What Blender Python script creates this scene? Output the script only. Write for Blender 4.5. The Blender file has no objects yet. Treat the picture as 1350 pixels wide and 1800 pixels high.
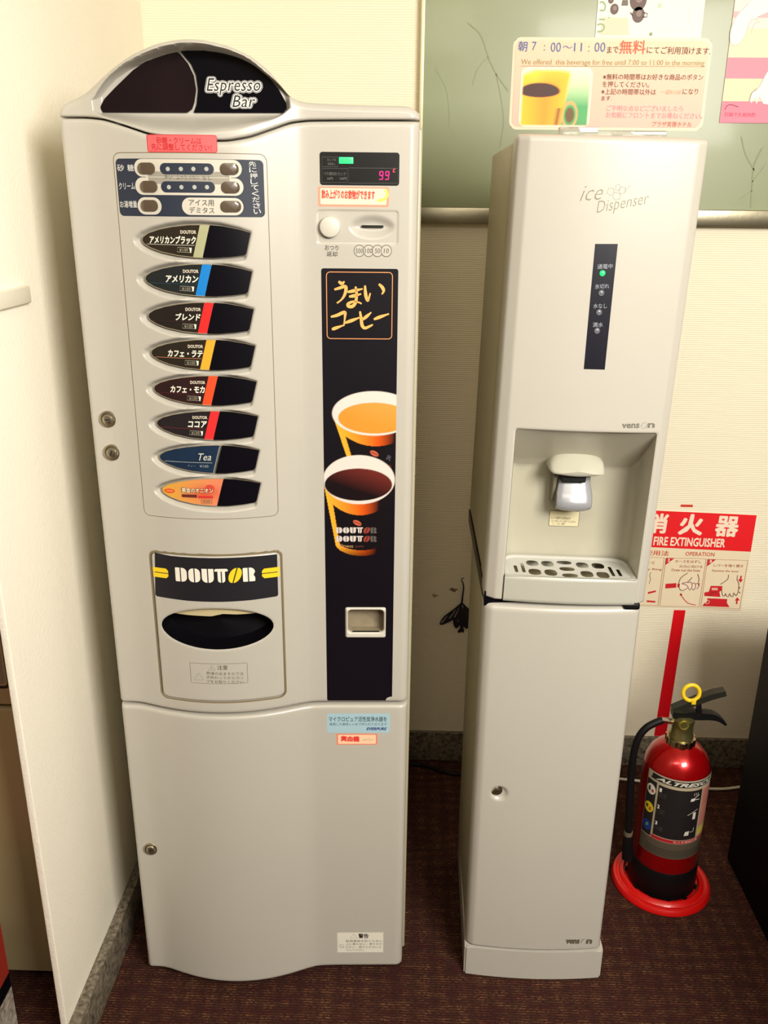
import bpy, bmesh, math, random
import numpy as np
from mathutils import Vector, Matrix
random.seed(7)

# ------------------------------------------------------------------ camera
SC = bpy.context.scene
F, PIT, YAW, ROLL = 1519.8, 0.3402, 0.026, -0.0103
CAM = np.array([0.5472, -1.446, 1.6171])
_r = np.array([math.cos(YAW), math.sin(YAW), 0.0])
_fw = np.array([-math.sin(YAW), math.cos(YAW), 0.0])
_up = np.array([0.0, 0.0, 1.0])
FWD = _fw * math.cos(PIT) - _up * math.sin(PIT)
_u = _fw * math.sin(PIT) + _up * math.cos(PIT)
RGT = _r * math.cos(ROLL) - _u * math.sin(ROLL)
UPV = _r * math.sin(ROLL) + _u * math.cos(ROLL)
cd = bpy.data.cameras.new('camera')
cam = bpy.data.objects.new('camera', cd)
SC.collection.objects.link(cam)
cam.matrix_world = Matrix(((RGT[0], UPV[0], -FWD[0], CAM[0]), (RGT[1], UPV[1], -FWD[1], CAM[1]),
                           (RGT[2], UPV[2], -FWD[2], CAM[2]), (0, 0, 0, 1)))
cd.sensor_fit = 'VERTICAL'
cd.sensor_height = 36.0
cd.lens = F / 1800 * 36.0
cd.clip_start = 0.02
SC.camera = cam

# ------------------------------------------------------------------ light and exposure
SC.view_settings.view_transform = 'Standard'
SC.view_settings.look = 'None'
SC.view_settings.gamma = 1.0
SC.view_settings.use_curve_mapping = False
SC.view_settings.exposure = 0.13
wd = bpy.data.worlds.new('world')
SC.world = wd
wd.use_nodes = True
wd.node_tree.nodes['Background'].inputs[0].default_value = (1.0, 0.78, 0.48, 1)
wd.node_tree.nodes['Background'].inputs[1].default_value = 0.13


def area(name, loc, target, sx, sy, power, col):
    l = bpy.data.lights.new(name, 'AREA')
    l.shape = 'RECTANGLE'
    l.size, l.size_y = sx, sy
    l.energy = power
    l.color = col
    o = bpy.data.objects.new(name, l)
    SC.collection.objects.link(o)
    o.location = loc
    d = Vector(target) - Vector(loc)
    o.rotation_euler = d.to_track_quat('-Z', 'Y').to_euler()
    return o


area('ceiling_light_panel', (1.72, -2.0, 2.25), (0.65, 0.3, 0.9), 1.0, 0.7, 86, (1.0, 0.945, 0.85))
area('ceiling_light_panel', (0.35, -1.7, 2.53), (0.4, -0.4, 0.5), 1.0, 0.6, 17, (1.0, 0.90, 0.74))

# ------------------------------------------------------------------ measuring: where a sight line meets a real surface
A1 = 0.0451            # the coffee machine stands turned by this much
W1 = 0.56
YW = 0.838             # back wall
XL = -0.0938           # left partition
M2 = (0.698, 0.029)    # front left foot of the ice dispenser
LEAN = 0.018
c1, s1 = math.cos(A1), math.sin(A1)


def ray(px, py):
    return FWD * F + RGT * (px - 675.0) + UPV * (900.0 - py)


def on_y(px, py, Y):
    d = ray(px, py)
    p = CAM + d * ((Y - CAM[1]) / d[1])
    return p[0], p[2]


def on_x(px, py, X):
    d = ray(px, py)
    p = CAM + d * ((X - CAM[0]) / d[0])
    return p[1], p[2]


def on_z(px, py, Z=0.0):
    d = ray(px, py)
    p = CAM + d * ((Z - CAM[2]) / d[2])
    return p[0], p[1]


def bulge(u):
    t = (np.asarray(u, float) - 0.2035) / 0.160
    s = 1 - t * t
    k = 0.22
    b = 0.041 * (s + np.sqrt(s * s + k * k)) / 2
    return b * (1 - np.clip((np.abs(t) - 1.0) / 0.35, 0, 1)) 


def P1(px, py, w=None):
    d = ray(px, py)
    o = np.array([CAM[0] * c1 + CAM[1] * s1, -CAM[0] * s1 + CAM[1] * c1, CAM[2]])
    d = np.array([d[0] * c1 + d[1] * s1, -d[0] * s1 + d[1] * c1, d[2]])
    ww = 0.0 if w is None else w
    for _ in range(12):
        p = o + d * ((ww - o[1]) / d[1])
        if w is not None:
            break
        ww = 0.5 * ww + 0.5 * float(-bulge(p[0]))
    return float(p[0]), float(p[2])


def P2(px, py, w=0.0):
    x, z = on_y(px, py, M2[1] + w)
    x -= M2[0]
    if z > 0.92:                      # the upper unit sits with a slight lean
        return x - LEAN * (z - 0.92), z + LEAN * (x - 0.15)
    return x, z


def PW(px, py, off=0.0):
    return on_y(px, py, YW - off)


# ------------------------------------------------------------------ materials
def lin(c):
    return tuple((x / 12.92 if x <= 0.04045 else ((x + 0.055) / 1.055) ** 2.4) for x in [v / 255.0 for v in c])


MATS = {}


def mat(name, rgb, rough=0.5, metal=0.0, coat=0.0, emit=None, estr=0.0, bump=0.0, bscale=300, var=0.0, vscale=6, trans=0.0, spec=0.5):
    if name in MATS:
        return MATS[name]
    m = bpy.data.materials.new(name)
    m.use_nodes = True
    nt = m.node_tree
    b = nt.nodes['Principled BSDF']
    col = lin(rgb)
    b.inputs['Base Color'].default_value = (*col, 1)
    b.inputs['Roughness'].default_value = rough
    b.inputs['Metallic'].default_value = metal
    b.inputs['Coat Weight'].default_value = coat
    b.inputs['Coat Roughness'].default_value = 0.08
    b.inputs['Transmission Weight'].default_value = trans
    b.inputs['Specular IOR Level'].default_value = spec
    if emit:
        b.inputs['Emission Color'].default_value = (*lin(emit), 1)
        b.inputs['Emission Strength'].default_value = estr
    tc = nt.nodes.new('ShaderNodeTexCoord')
    if var > 0:
        n = nt.nodes.new('ShaderNodeTexNoise')
        n.inputs['Scale'].default_value = vscale
        n.inputs['Detail'].default_value = 5
        nt.links.new(tc.outputs['Object'], n.inputs['Vector'])
        mx = nt.nodes.new('ShaderNodeMix')
        mx.data_type = 'RGBA'
        mx.inputs['A'].default_value = (*[x * (1 - var) for x in col], 1)
        mx.inputs['B'].default_value = (*[min(1, x * (1 + var)) for x in col], 1)
        nt.links.new(n.outputs['Fac'], mx.inputs['Factor'])
        nt.links.new(mx.outputs['Result'], b.inputs['Base Color'])
    if bump > 0:
        n = nt.nodes.new('ShaderNodeTexNoise')
        n.inputs['Scale'].default_value = bscale
        n.inputs['Detail'].default_value = 3
        nt.links.new(tc.outputs['Object'], n.inputs['Vector'])
        bp = nt.nodes.new('ShaderNodeBump')
        bp.inputs['Strength'].default_value = bump
        bp.inputs['Distance'].default_value = 0.002
        nt.links.new(n.outputs['Fac'], bp.inputs['Height'])
        nt.links.new(bp.outputs['Normal'], b.inputs['Normal'])
    MATS[name] = m
    return m


def print_mat(name, rough, coat=0.0, trans=0.0):
    m = bpy.data.materials.new(name)
    m.use_nodes = True
    nt = m.node_tree
    b = nt.nodes['Principled BSDF']
    a = nt.nodes.new('ShaderNodeVertexColor')
    a.layer_name = 'ink'
    nt.links.new(a.outputs['Color'], b.inputs['Base Color'])
    b.inputs['Roughness'].default_value = rough
    b.inputs['Coat Weight'].default_value = coat
    MATS[name] = m
    return m


INK = print_mat('printed ink', 0.6)
INKG = print_mat('glossy print', 0.3, 0.05)
PLASTIC = mat('cream plastic', (186, 182, 172), 0.34, coat=0.25, bump=0.03, bscale=500, var=0.03, vscale=5)
PLASTIC2 = mat('ice dispenser plastic', (186, 182, 172), 0.32, coat=0.25, bump=0.03, bscale=500, var=0.03, vscale=5)
SIDE = mat('painted steel side', (172, 164, 138), 0.4, bump=0.03)
BLACK = mat('black plastic', (10, 8, 16), 0.3, spec=0.15)
BLACKG = mat('black gloss', (8, 7, 14), 0.14, coat=0.0, spec=0.3)
DARK = mat('dark void', (12, 11, 10), 0.7)
SEAM = mat('seam shadow gasket', (120, 106, 78), 0.8)
CHROME = mat('chrome', (205, 198, 180), 0.18, 1.0)
NICKEL = mat('satin nickel', (190, 182, 160), 0.32, 1.0)
RED = mat('red plastic', (214, 14, 12), 0.35, coat=0.2)
REDP = mat('red lacquer', (176, 6, 12), 0.26, 0.55, coat=0.6)
RUBBER = mat('black rubber', (9, 8, 10), 0.55, spec=0.25)
WHITE = mat('white plastic', (206, 202, 190), 0.35)

# ------------------------------------------------------------------ builders


def link(o, parent=None):
    SC.collection.objects.link(o)
    if parent is not None:
        o.parent = parent
    return o


def mesh(name, verts, faces, m, parent=None, smooth=True, cols=None, angle=None):
    me = bpy.data.meshes.new(name)
    me.from_pydata([tuple(map(float, v)) for v in verts], [], [tuple(int(i) for i in f) for f in faces])
    me.materials.append(m)
    if cols is not None:
        ca = me.color_attributes.new('ink', 'FLOAT_COLOR', 'POINT')
        a = np.ones((len(verts), 4), np.float32)
        a[:, :3] = cols
        ca.data.foreach_set('color', a.ravel())
    me.polygons.foreach_set('use_smooth', [smooth] * len(me.polygons))
    if smooth:
        try:
            me.set_sharp_from_angle(angle=math.radians(angle or 40))
        except Exception:
            pass
    me.update()
    return link(bpy.data.objects.new(name, me), parent)


def bm_obj(name, bm, m, parent=None, smooth=True, angle=35):
    me = bpy.data.meshes.new(name)
    bmesh.ops.recalc_face_normals(bm, faces=bm.faces)
    bm.to_mesh(me)
    bm.free()
    me.materials.append(m)
    me.polygons.foreach_set('use_smooth', [smooth] * len(me.polygons))
    if smooth:
        me.set_sharp_from_angle(angle=math.radians(angle))
    return link(bpy.data.objects.new(name, me), parent)


def add_box(bm, x0, x1, y0, y1, z0, z1, bev=0.0, seg=3, mtx=None):
    r = bmesh.ops.create_cube(bm, size=1)
    vs = r['verts']
    for v in vs:
        v.co = Vector((x0 + (v.co.x + .5) * (x1 - x0), y0 + (v.co.y + .5) * (y1 - y0), z0 + (v.co.z + .5) * (z1 - z0)))
    if bev > 0:
        es = list({e for v in vs for e in v.link_edges})
        g = bmesh.ops.bevel(bm, geom=es, offset=bev, segments=seg, affect='EDGES', profile=0.5)
        vs = list({v for f in g['faces'] for v in f.verts} | {v for v in vs if v.is_valid})
    if mtx is not None:
        for v in vs:
            if v.is_valid:
                v.co = mtx @ v.co


def box(name, x0, x1, y0, y1, z0, z1, m, parent=None, bev=0.0, seg=3, mtx=None):
    bm = bmesh.new()
    add_box(bm, x0, x1, y0, y1, z0, z1, bev, seg, mtx)
    return bm_obj(name, bm, m, parent)


def lathe(name, prof, m, parent=None, n=48, M=None, angle=35):
    """prof: list of (radius, height); spun about local Z, then placed with matrix M"""
    vs, fs = [], []
    k = len(prof)
    for i in range(n):
        a = 2 * math.pi * i / n
        for r, h in prof:
            v = Vector((r * math.cos(a), r * math.sin(a), h))
            vs.append(M @ v if M is not None else v)
    for i in range(n):
        j = (i + 1) % n
        for q in range(k - 1):
            fs.append((i * k + q, j * k + q, j * k + q + 1, i * k + q + 1))
    bm = bmesh.new()
    bv = [bm.verts.new(v) for v in vs]
    for f in fs:
        bm.faces.new([bv[i] for i in f])
    bmesh.ops.remove_doubles(bm, verts=bm.verts, dist=1e-6)
    return bm_obj(name, bm, m, parent, angle=angle)


def facing(x, y, z, tilt=0.0):
    """local Z pointing to -Y (out of a front face) at a point"""
    return Matrix.Translation((x, y, z)) @ Matrix.Rotation(math.radians(90) + tilt, 4, 'X')


def catmull(pts, n=8):
    P = [np.array(p, float) for p in pts]
    P = [2 * P[0] - P[1]] + P + [2 * P[-1] - P[-2]]
    out = []
    for i in range(1, len(P) - 2):
        for k in range(n):
            t = k / n
            a, b, c, d = P[i - 1], P[i], P[i + 1], P[i + 2]
            out.append(0.5 * ((2 * b) + (-a + c) * t + (2 * a - 5 * b + 4 * c - d) * t * t + (-a + 3 * b - 3 * c + d) * t ** 3))
    out.append(P[-2])
    return out


def tube(name, pts, r, m, parent=None, n=10, smooth_n=6, caps=True):
    pts = catmull(pts, smooth_n) if smooth_n else [np.array(p, float) for p in pts]
    rs = r if callable(r) else (lambda t: r)
    vs, fs = [], []
    up = Vector((0.13, 0.31, 0.94))
    N = len(pts)
    for i, p in enumerate(pts):
        t = Vector(pts[min(i + 1, N - 1)] - pts[max(i - 1, 0)]).normalized()
        a = t.cross(up)
        if a.length < 1e-3:
            a = t.cross(Vector((1, 0, 0)))
        a.normalize()
        b = t.cross(a)
        up = b if b.dot(up) > 0 else -b
        a = t.cross(up).normalized()
        for k in range(n):
            an = 2 * math.pi * k / n
            rr = rs(i / (N - 1))
            vs.append(Vector(p) + a * math.cos(an) * rr + up * math.sin(an) * rr)
    for i in range(N - 1):
        for k in range(n):
            fs.append((i * n + k, i * n + (k + 1) % n, (i + 1) * n + (k + 1) % n, (i + 1) * n + k))
    if caps:
        fs.append(tuple(range(n)))
        fs.append(tuple((N - 1) * n + k for k in reversed(range(n))))
    return mesh(name, vs, fs, m, parent)


def sdf(poly, X, Y):
    """signed distance to a closed polygon, negative inside (numpy arrays)"""
    P = np.array(poly, float)
    Q = np.roll(P, -1, 0)
    X = np.asarray(X, float)
    Y = np.asarray(Y, float)
    d = np.full(X.shape, 1e9)
    ins = np.zeros(X.shape, bool)
    for (ax, ay), (bx, by) in zip(P, Q):
        ex, ey = bx - ax, by - ay
        L = ex * ex + ey * ey + 1e-18
        t = np.clip(((X - ax) * ex + (Y - ay) * ey) / L, 0, 1)
        d = np.minimum(d, (X - ax - t * ex) ** 2 + (Y - ay - t * ey) ** 2)
        c = ((ay > Y) != (by > Y))
        with np.errstate(divide='ignore', invalid='ignore'):
            ins ^= c & (X < (bx - ax) * (Y - ay) / (by - ay + 1e-18) + ax)
    return np.where(ins, -1, 1) * np.sqrt(d)


def rrect(x0, x1, y0, y1, r, n=5):
    out = []
    for cx, cy, a0 in ((x1 - r, y1 - r, 0), (x0 + r, y1 - r, 90), (x0 + r, y0 + r, 180), (x1 - r, y0 + r, 270)):
        for k in range(n + 1):
            a = math.radians(a0 + 90 * k / n)
            out.append((cx + r * math.cos(a), cy + r * math.sin(a)))
    return out


def ellipse(cx, cy, a, b, n=40, rot=0.0):
    o = []
    for k in range(n):
        t = 2 * math.pi * k / n
        x, y = a * math.cos(t), b * math.sin(t)
        o.append((cx + x * math.cos(rot) - y * math.sin(rot), cy + x * math.sin(rot) + y * math.cos(rot)))
    return o


def sstep(x):
    x = np.clip(x, 0, 1)
    return x * x * (3 - 2 * x)


def er(d, r):
    """how far a rounded edge of radius r falls back at distance d from the edge"""
    d = np.clip(d, 0, r)
    return r - np.sqrt(np.maximum(0, r * r - (r - d) ** 2))


def patch(name, poly, W, m, parent, h=0.0015, holes=(), skirt=0.0, paint=None, y_is_z=True, place=None):
    """a sheet filling a polygon in the face plane; W(U,Z) gives its depth; edges follow the outline"""
    P = np.array(poly)
    x0, y0 = P.min(0)
    x1, y1 = P.max(0)
    nx, ny = int((x1 - x0) / h) + 2, int((y1 - y0) / h) + 2
    X, Y = np.meshgrid(np.linspace(x0, x1, nx), np.linspace(y0, y1, ny), indexing='ij')

    def field(X, Y):
        d = sdf(poly, X, Y)
        for q in holes:
            d = np.maximum(d, -sdf(q, X, Y))
        return d
    D = field(X, Y)
    e = h * 0.1
    for it in range(3):
        near = np.abs(D) < h * 0.62
        gx = (field(X[near] + e, Y[near]) - field(X[near] - e, Y[near])) / (2 * e)
        gy = (field(X[near], Y[near] + e) - field(X[near], Y[near] - e)) / (2 * e)
        g = np.maximum(gx * gx + gy * gy, 0.3)
        X[near] -= D[near] * gx / g
        Y[near] -= D[near] * gy / g
        D[near] = field(X[near], Y[near])
    keep = D <= h * 0.12
    idx = -np.ones(X.shape, int)
    idx[keep] = np.arange(keep.sum())
    Wv = W(X[keep], Y[keep])
    V = list(zip(X[keep], Wv, Y[keep]))
    fs = []
    a, b, c, d = idx[:-1, :-1], idx[1:, :-1], idx[1:, 1:], idx[:-1, 1:]
    st = np.stack([a, b, c, d], -1).reshape(-1, 4)
    n = (st >= 0).sum(1)
    fs += [tuple(r) for r in st[n == 4]]
    for r in st[n == 3]:
        fs.append(tuple(i for i in r if i >= 0))
    if skirt:
        from collections import Counter
        ec = {}
        for f in fs:
            for i in range(len(f)):
                k = (f[i], f[(i + 1) % len(f)])
                ec[k] = 1
        bd = [k for k in ec if (k[1], k[0]) not in ec]
        mp = {}
        base = len(V)
        for k in bd:
            for i in k:
                if i not in mp:
                    mp[i] = base + len(mp)
                    v = V[i]
                    V.append((v[0], v[1] + skirt, v[2]))
        for i, j in bd:
            fs.append((j, i, mp[i], mp[j]))
    cols = None
    if paint is not None:
        A = np.array(V)
        cols = paint(A[:, 0], A[:, 2])
    if place:
        V = [place(*v) for v in V]
    return mesh(name, V, fs, m, parent, cols=cols, angle=50)


# ------------------------------------------------------------------ flat print: lettering, shapes
_txt = {}
_copies = {}


def text_mesh(s, bold=0.0, shear=0.0, space=1.0):
    key = (s, bold, shear, space)
    if key in _txt:
        return _txt[key]
    cu = bpy.data.curves.new('lettering', 'FONT')
    cu.body = s
    cu.dimensions = '2D'
    cu.fill_mode = 'BOTH'
    cu.resolution_u = 2
    cu.offset = min(bold, 0.0)
    cu.shear = shear
    cu.space_character = space
    o = bpy.data.objects.new('lettering', cu)
    SC.collection.objects.link(o)
    dg = bpy.context.evaluated_depsgraph_get()
    dg.update()
    me = o.evaluated_get(dg).to_mesh()
    V = np.array([(v.co.x, v.co.y) for v in me.vertices]).reshape(-1, 2)
    Fs = [tuple(p.vertices) for p in me.polygons]
    o.evaluated_get(dg).to_mesh_clear()
    bpy.data.objects.remove(o)
    bpy.data.curves.remove(cu)
    if bold > 0 and len(V):
        k = 4 if bold < 0.03 else (8 if bold < 0.07 else 14)
        n = len(V)
        W_, G = [V], list(Fs)
        for j in range(k):
            a = 2 * math.pi * (j + .5) / k
            W_.append(V + np.array([math.cos(a), math.sin(a)]) * bold * 1.0)
            G += [tuple(i + n * (j + 1) for i in f) for f in Fs]
        _copies[id(G)] = n
        V, Fs = np.concatenate(W_), G
    _txt[key] = (V, Fs)
    return V, Fs


class Print:
    """ink laid on a surface: shapes are drawn in the surface's own metres and lifted off it by a hair"""

    def __init__(self, at, conv):
        self.at, self.conv = at, conv
        self.V, self.F, self.C = [], [], []

    def raw(self, pts, faces, col, layer=1):
        b = len(self.V)
        n0 = _copies.get(id(faces), 10 ** 9)
        for i, p in enumerate(pts):
            self.V.append((p[0], p[1], layer * 0.00012 + (i // n0) * 8e-6))
            self.C.append(lin(col))
        self.F += [tuple(i + b for i in f) for f in faces]

    def poly(self, pts, col, layer=1):
        if len(pts) <= 4:
            self.raw(pts, [tuple(range(len(pts)))], col, layer)
            return
        from mathutils.geometry import tessellate_polygon
        t = tessellate_polygon([[Vector((p[0], p[1], 0)) for p in pts]])
        self.raw(pts, t, col, layer)

    def pp(self, px, col, layer=1):
        self.poly([self.conv(*p) for p in px], col, layer)

    def line(self, pts, w, col, layer=2, closed=False):
        P = [np.array(p, float) for p in pts]
        n = len(P)
        L, R = [], []
        for i in range(n):
            if closed:
                a, b = P[(i - 1) % n], P[(i + 1) % n]
            else:
                a, b = P[max(i - 1, 0)], P[min(i + 1, n - 1)]
            t = b - a
            t /= (np.linalg.norm(t) + 1e-12)
            nn = np.array([-t[1], t[0]]) * w / 2
            L.append(P[i] + nn)
            R.append(P[i] - nn)
        fs = []
        for i in range(n if closed else n - 1):
            j = (i + 1) % n
            fs.append((i, j, n + j, n + i))
        self.raw(L + R, fs, col, layer)

    def pl(self, px, w, col, layer=2, closed=False, curve=0):
        if curve:
            px = catmull(px, curve)
        self.line([self.conv(*p) for p in px], w, col, layer, closed)

    def text(self, s, a, b, hpx, col, layer=3, bold=0.0, shear=0.0, space=1.0, aspect=None):
        """line of writing whose middle runs from pixel a to pixel b and is hpx tall"""
        V, Fs = text_mesh(s, bold, shear, space)
        if len(V) == 0:
            return
        lo, hi = V.min(0), V.max(0)
        A = np.array(self.conv(*a))
        B = np.array(self.conv(*b))
        m = ((a[0] + b[0]) / 2, (a[1] + b[1]) / 2)
        H = np.array(self.conv(m[0], m[1] - hpx / 2)) - np.array(self.conv(m[0], m[1] + hpx / 2))
        hh = np.linalg.norm(H)
        ax = B - A
        ay = np.array([-ax[1], ax[0]]) / (np.linalg.norm(ax) + 1e-9) * hh
        s_ = (V - lo) / (hi - lo + 1e-9)
        Q = A + s_[:, :1] * ax + (s_[:, 1:] - 0.5) * ay
        self.raw([tuple(q) for q in Q], Fs, col, layer)

    def vtext(self, chars, a, b, wpx, col, layer=3, bold=0.0):
        n = len(chars)
        for i, ch in enumerate(chars):
            t = (i + .5) / n
            x = a[0] + (b[0] - a[0]) * t
            y = a[1] + (b[1] - a[1]) * t
            hp = abs(b[1] - a[1]) / n * 0.86
            self.text(ch, (x - wpx / 2, y), (x + wpx / 2, y), hp, col, layer, bold)

    def done(self, name, parent=None, m=None, cut=0.0):
        if parent is not None and self.at is surf1 and not cut:
            cut = 0.004
        V, Fs, C = self.V, self.F, self.C
        if cut:
            bm = bmesh.new()
            cl = bm.verts.layers.float_vector.new('c')
            bv = []
            for v, c in zip(V, C):
                q = bm.verts.new(v)
                q[cl] = c
                bv.append(q)
            for f in Fs:
                if len(set(f)) == len(f):
                    try:
                        bm.faces.new([bv[i] for i in f])
                    except ValueError:
                        pass
            xs = [v[0] for v in V]
            x = math.ceil(min(xs) / cut) * cut
            while x < max(xs):
                bmesh.ops.bisect_plane(bm, geom=bm.verts[:] + bm.edges[:] + bm.faces[:], plane_co=(x, 0, 0), plane_no=(1, 0, 0), dist=1e-7)
                x += cut
            bm.verts.index_update()
            V = [tuple(v.co) for v in bm.verts]
            C = [tuple(v[cl]) for v in bm.verts]
            Fs = [tuple(v.index for v in f.verts) for f in bm.faces]
            bm.free()
        W = self.at(V)
        # every face is turned outwards by the surface builder's own order
        return mesh(name, W, Fs, m or INK, parent, smooth=False, cols=np.array(C))


def thing(name, label, cat, loc=(0, 0, 0), rz=0.0, group=None):
    o = bpy.data.objects.new(name, None)
    SC.collection.objects.link(o)
    o.location = loc
    o.rotation_euler = (0, 0, rz)
    o.empty_display_size = 0.1
    o['label'] = label
    o['category'] = cat
    if group:
        o['group'] = group
    return o


def tag(o, label, cat, group=None):
    o['label'] = label
    o['category'] = cat
    if group:
        o['group'] = group
    return o


def struct(o):
    o['kind'] = 'structure'
    return o

# ================================================================== SETTING


def wallpaper(name, rgb):
    m = mat(name, rgb, 0.85)
    nt = m.node_tree
    b = nt.nodes['Principled BSDF']
    tc = nt.nodes.new('ShaderNodeTexCoord')
    wv = nt.nodes.new('ShaderNodeTexWave')
    wv.wave_type = 'BANDS'
    wv.bands_direction = 'Z'
    wv.inputs['Scale'].default_value = 58
    wv.inputs['Distortion'].default_value = 0.8
    wv.inputs['Detail'].default_value = 2
    wv.inputs['Detail Scale'].default_value = 8
    nt.links.new(tc.outputs['Object'], wv.inputs['Vector'])
    n = nt.nodes.new('ShaderNodeTexNoise')
    n.inputs['Scale'].default_value = 260
    n.inputs['Detail'].default_value = 2
    nt.links.new(tc.outputs['Object'], n.inputs['Vector'])
    ad = nt.nodes.new('ShaderNodeMath')
    ad.operation = 'MULTIPLY_ADD'
    ad.inputs[1].default_value = 0.5
    nt.links.new(n.outputs['Fac'], ad.inputs[0])
    nt.links.new(wv.outputs['Fac'], ad.inputs[2])
    bp = nt.nodes.new('ShaderNodeBump')
    bp.inputs['Strength'].default_value = 0.4
    bp.inputs['Distance'].default_value = 0.0014
    nt.links.new(ad.outputs[0], bp.inputs['Height'])
    nt.links.new(bp.outputs['Normal'], b.inputs['Normal'])
    rp = nt.nodes.new('ShaderNodeValToRGB')
    c = lin(rgb)
    rp.color_ramp.elements[0].color = (*[x * 0.93 for x in c], 1)
    rp.color_ramp.elements[1].color = (*c, 1)
    nt.links.new(wv.outputs['Fac'], rp.inputs['Fac'])
    nt.links.new(rp.outputs['Color'], b.inputs['Base Color'])
    return m


def carpet_mat():
    m = mat('woven carpet', (60, 36, 28), 0.95, spec=0.1)
    nt = m.node_tree
    L = nt.links.new
    b = nt.nodes['Principled BSDF']
    tc = nt.nodes.new('ShaderNodeTexCoord')
    N = nt.nodes.new

    def noise(scale, sx, sy, detail=2):
        mp = N('ShaderNodeMapping')
        mp.inputs['Scale'].default_value = (sx, sy, 1)
        L(tc.outputs['Object'], mp.inputs['Vector'])
        n = N('ShaderNodeTexNoise')
        n.inputs['Scale'].default_value = scale
        n.inputs['Detail'].default_value = detail
        L(mp.outputs[0], n.inputs['Vector'])
        return n

    def wave(scale, d, dist, dsc=4):
        w = N('ShaderNodeTexWave')
        w.wave_type = 'BANDS'
        w.bands_direction = d
        w.inputs['Scale'].default_value = scale
        w.inputs['Distortion'].default_value = dist
        w.inputs['Detail'].default_value = 2
        w.inputs['Detail Scale'].default_value = dsc
        L(tc.outputs['Object'], w.inputs['Vector'])
        return w

    def mth(op, a, bb):
        n = N('ShaderNodeMath')
        n.operation = op
        for i, v in enumerate((a, bb)):
            if isinstance(v, (int, float)):
                n.inputs[i].default_value = v
            else:
                L(v, n.inputs[i])
        return n.outputs[0]
    rows = wave(50, 'Y', 1.2)              # pile rows about 6 mm apart
    dash = noise(1.0, 130, 330)
    hue = noise(1.0, 14, 60)
    plx = wave(7.5, 'X', 1.0, 2)
    ply = wave(9.5, 'Y', 1.0, 2)
    cr = N('ShaderNodeValToRGB')
    e = cr.color_ramp.elements
    e[0].position, e[0].color = 0.34, (*lin((108, 48, 44)), 1)
    e[1].position, e[1].color = 0.66, (*lin((160, 112, 72)), 1)
    L(hue.outputs['Fac'], cr.inputs['Fac'])
    d2 = mth('MULTIPLY', mth('SUBTRACT', dash.outputs['Fac'], 0.40), 4.2)
    f = mth('MULTIPLY', rows.outputs['Fac'], mth('MINIMUM', mth('MAXIMUM', d2, 0.0), 1.0))
    pl = mth('MULTIPLY', mth('ADD', mth('MULTIPLY', plx.outputs['Fac'], 0.65), 0.35), mth('ADD', mth('MULTIPLY', ply.outputs['Fac'], 0.5), 0.5))
    f = mth('MULTIPLY', f, pl)
    mx = N('ShaderNodeMix')
    mx.data_type = 'RGBA'
    mx.inputs['A'].default_value = (*lin((50, 29, 26)), 1)
    L(cr.outputs['Color'], mx.inputs['B'])
    L(f, mx.inputs['Factor'])
    L(mx.outputs['Result'], b.inputs['Base Color'])
    bp = N('ShaderNodeBump')
    bp.inputs['Strength'].default_value = 0.8
    bp.inputs['Distance'].default_value = 0.003
    L(f, bp.inputs['Height'])
    L(bp.outputs['Normal'], b.inputs['Normal'])
    return m


def granite(name, a, c, rough=0.45, scale=90):
    m = mat(name, a, rough)
    nt = m.node_tree
    b = nt.nodes['Principled BSDF']
    tc = nt.nodes.new('ShaderNodeTexCoord')
    n = nt.nodes.new('ShaderNodeTexNoise')
    n.inputs['Scale'].default_value = scale
    n.inputs['Detail'].default_value = 8
    n.inputs['Roughness'].default_value = 0.75
    nt.links.new(tc.outputs['Object'], n.inputs['Vector'])
    r = nt.nodes.new('ShaderNodeValToRGB')
    e = r.color_ramp.elements
    e[0].position, e[0].color = 0.38, (*lin(a), 1)
    e[1].position, e[1].color = 0.62, (*lin(c), 1)
    nt.links.new(n.outputs['Fac'], r.inputs['Fac'])
    nt.links.new(r.outputs['Color'], b.inputs['Base Color'])
    return m


WALL = wallpaper('ribbed wallpaper', (246, 236, 212))
WALLS = mat('painted partition', (248, 242, 226), 0.75, bump=0.5, bscale=160)
STONE = granite('speckled stone skirting', (58, 50, 42), (140, 130, 112))
TILE = granite('speckled stone tile', (110, 96, 86), (200, 190, 178), scale=60)

struct(box('floor', -2.2, 3.0, -3.6, YW + 0.1, -0.05, 0.0, carpet_mat()))
struct(box('wall_back', -2.2, 3.0, YW, YW + 0.1, 0.0, 2.55, WALL))
struct(box('wall_left', XL - 0.013, XL, -0.207, YW, 0.0, 2.55, WALLS, bev=0.002))
struct(box('ceiling', -2.2, 3.0, -3.6, YW + 0.1, 2.55, 2.65, mat('ceiling board', (240, 234, 215), 0.8, bump=0.2)))
struct(box('baseboard_back', XL + 0.022, 3.0, YW - 0.012, YW, 0.0, 0.1, STONE, bev=0.002))
struct(box('baseboard_left', XL, XL + 0.022, -0.205, YW, 0.0, 0.1, STONE, bev=0.002))

# ================================================================== ESPRESSO MACHINE
M1 = thing('coffee_vending_machine', 'tall grey-cream coffee vending machine with domed sign and eight drink buttons', 'vending machine', (0, 0, 0), A1)


def surf1(V, base=None):
    A = np.array(V, float).reshape(-1, 3)
    w = -bulge(A[:, 0]) if base is None else base(A[:, 0], A[:, 1])
    return np.stack([A[:, 0], w - A[:, 2], A[:, 1]], 1)


def flat1(w):
    return lambda V: surf1(V, lambda u, z: np.full(len(u), w))


ZS, ZF = 0.6985, 0.03
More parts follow.
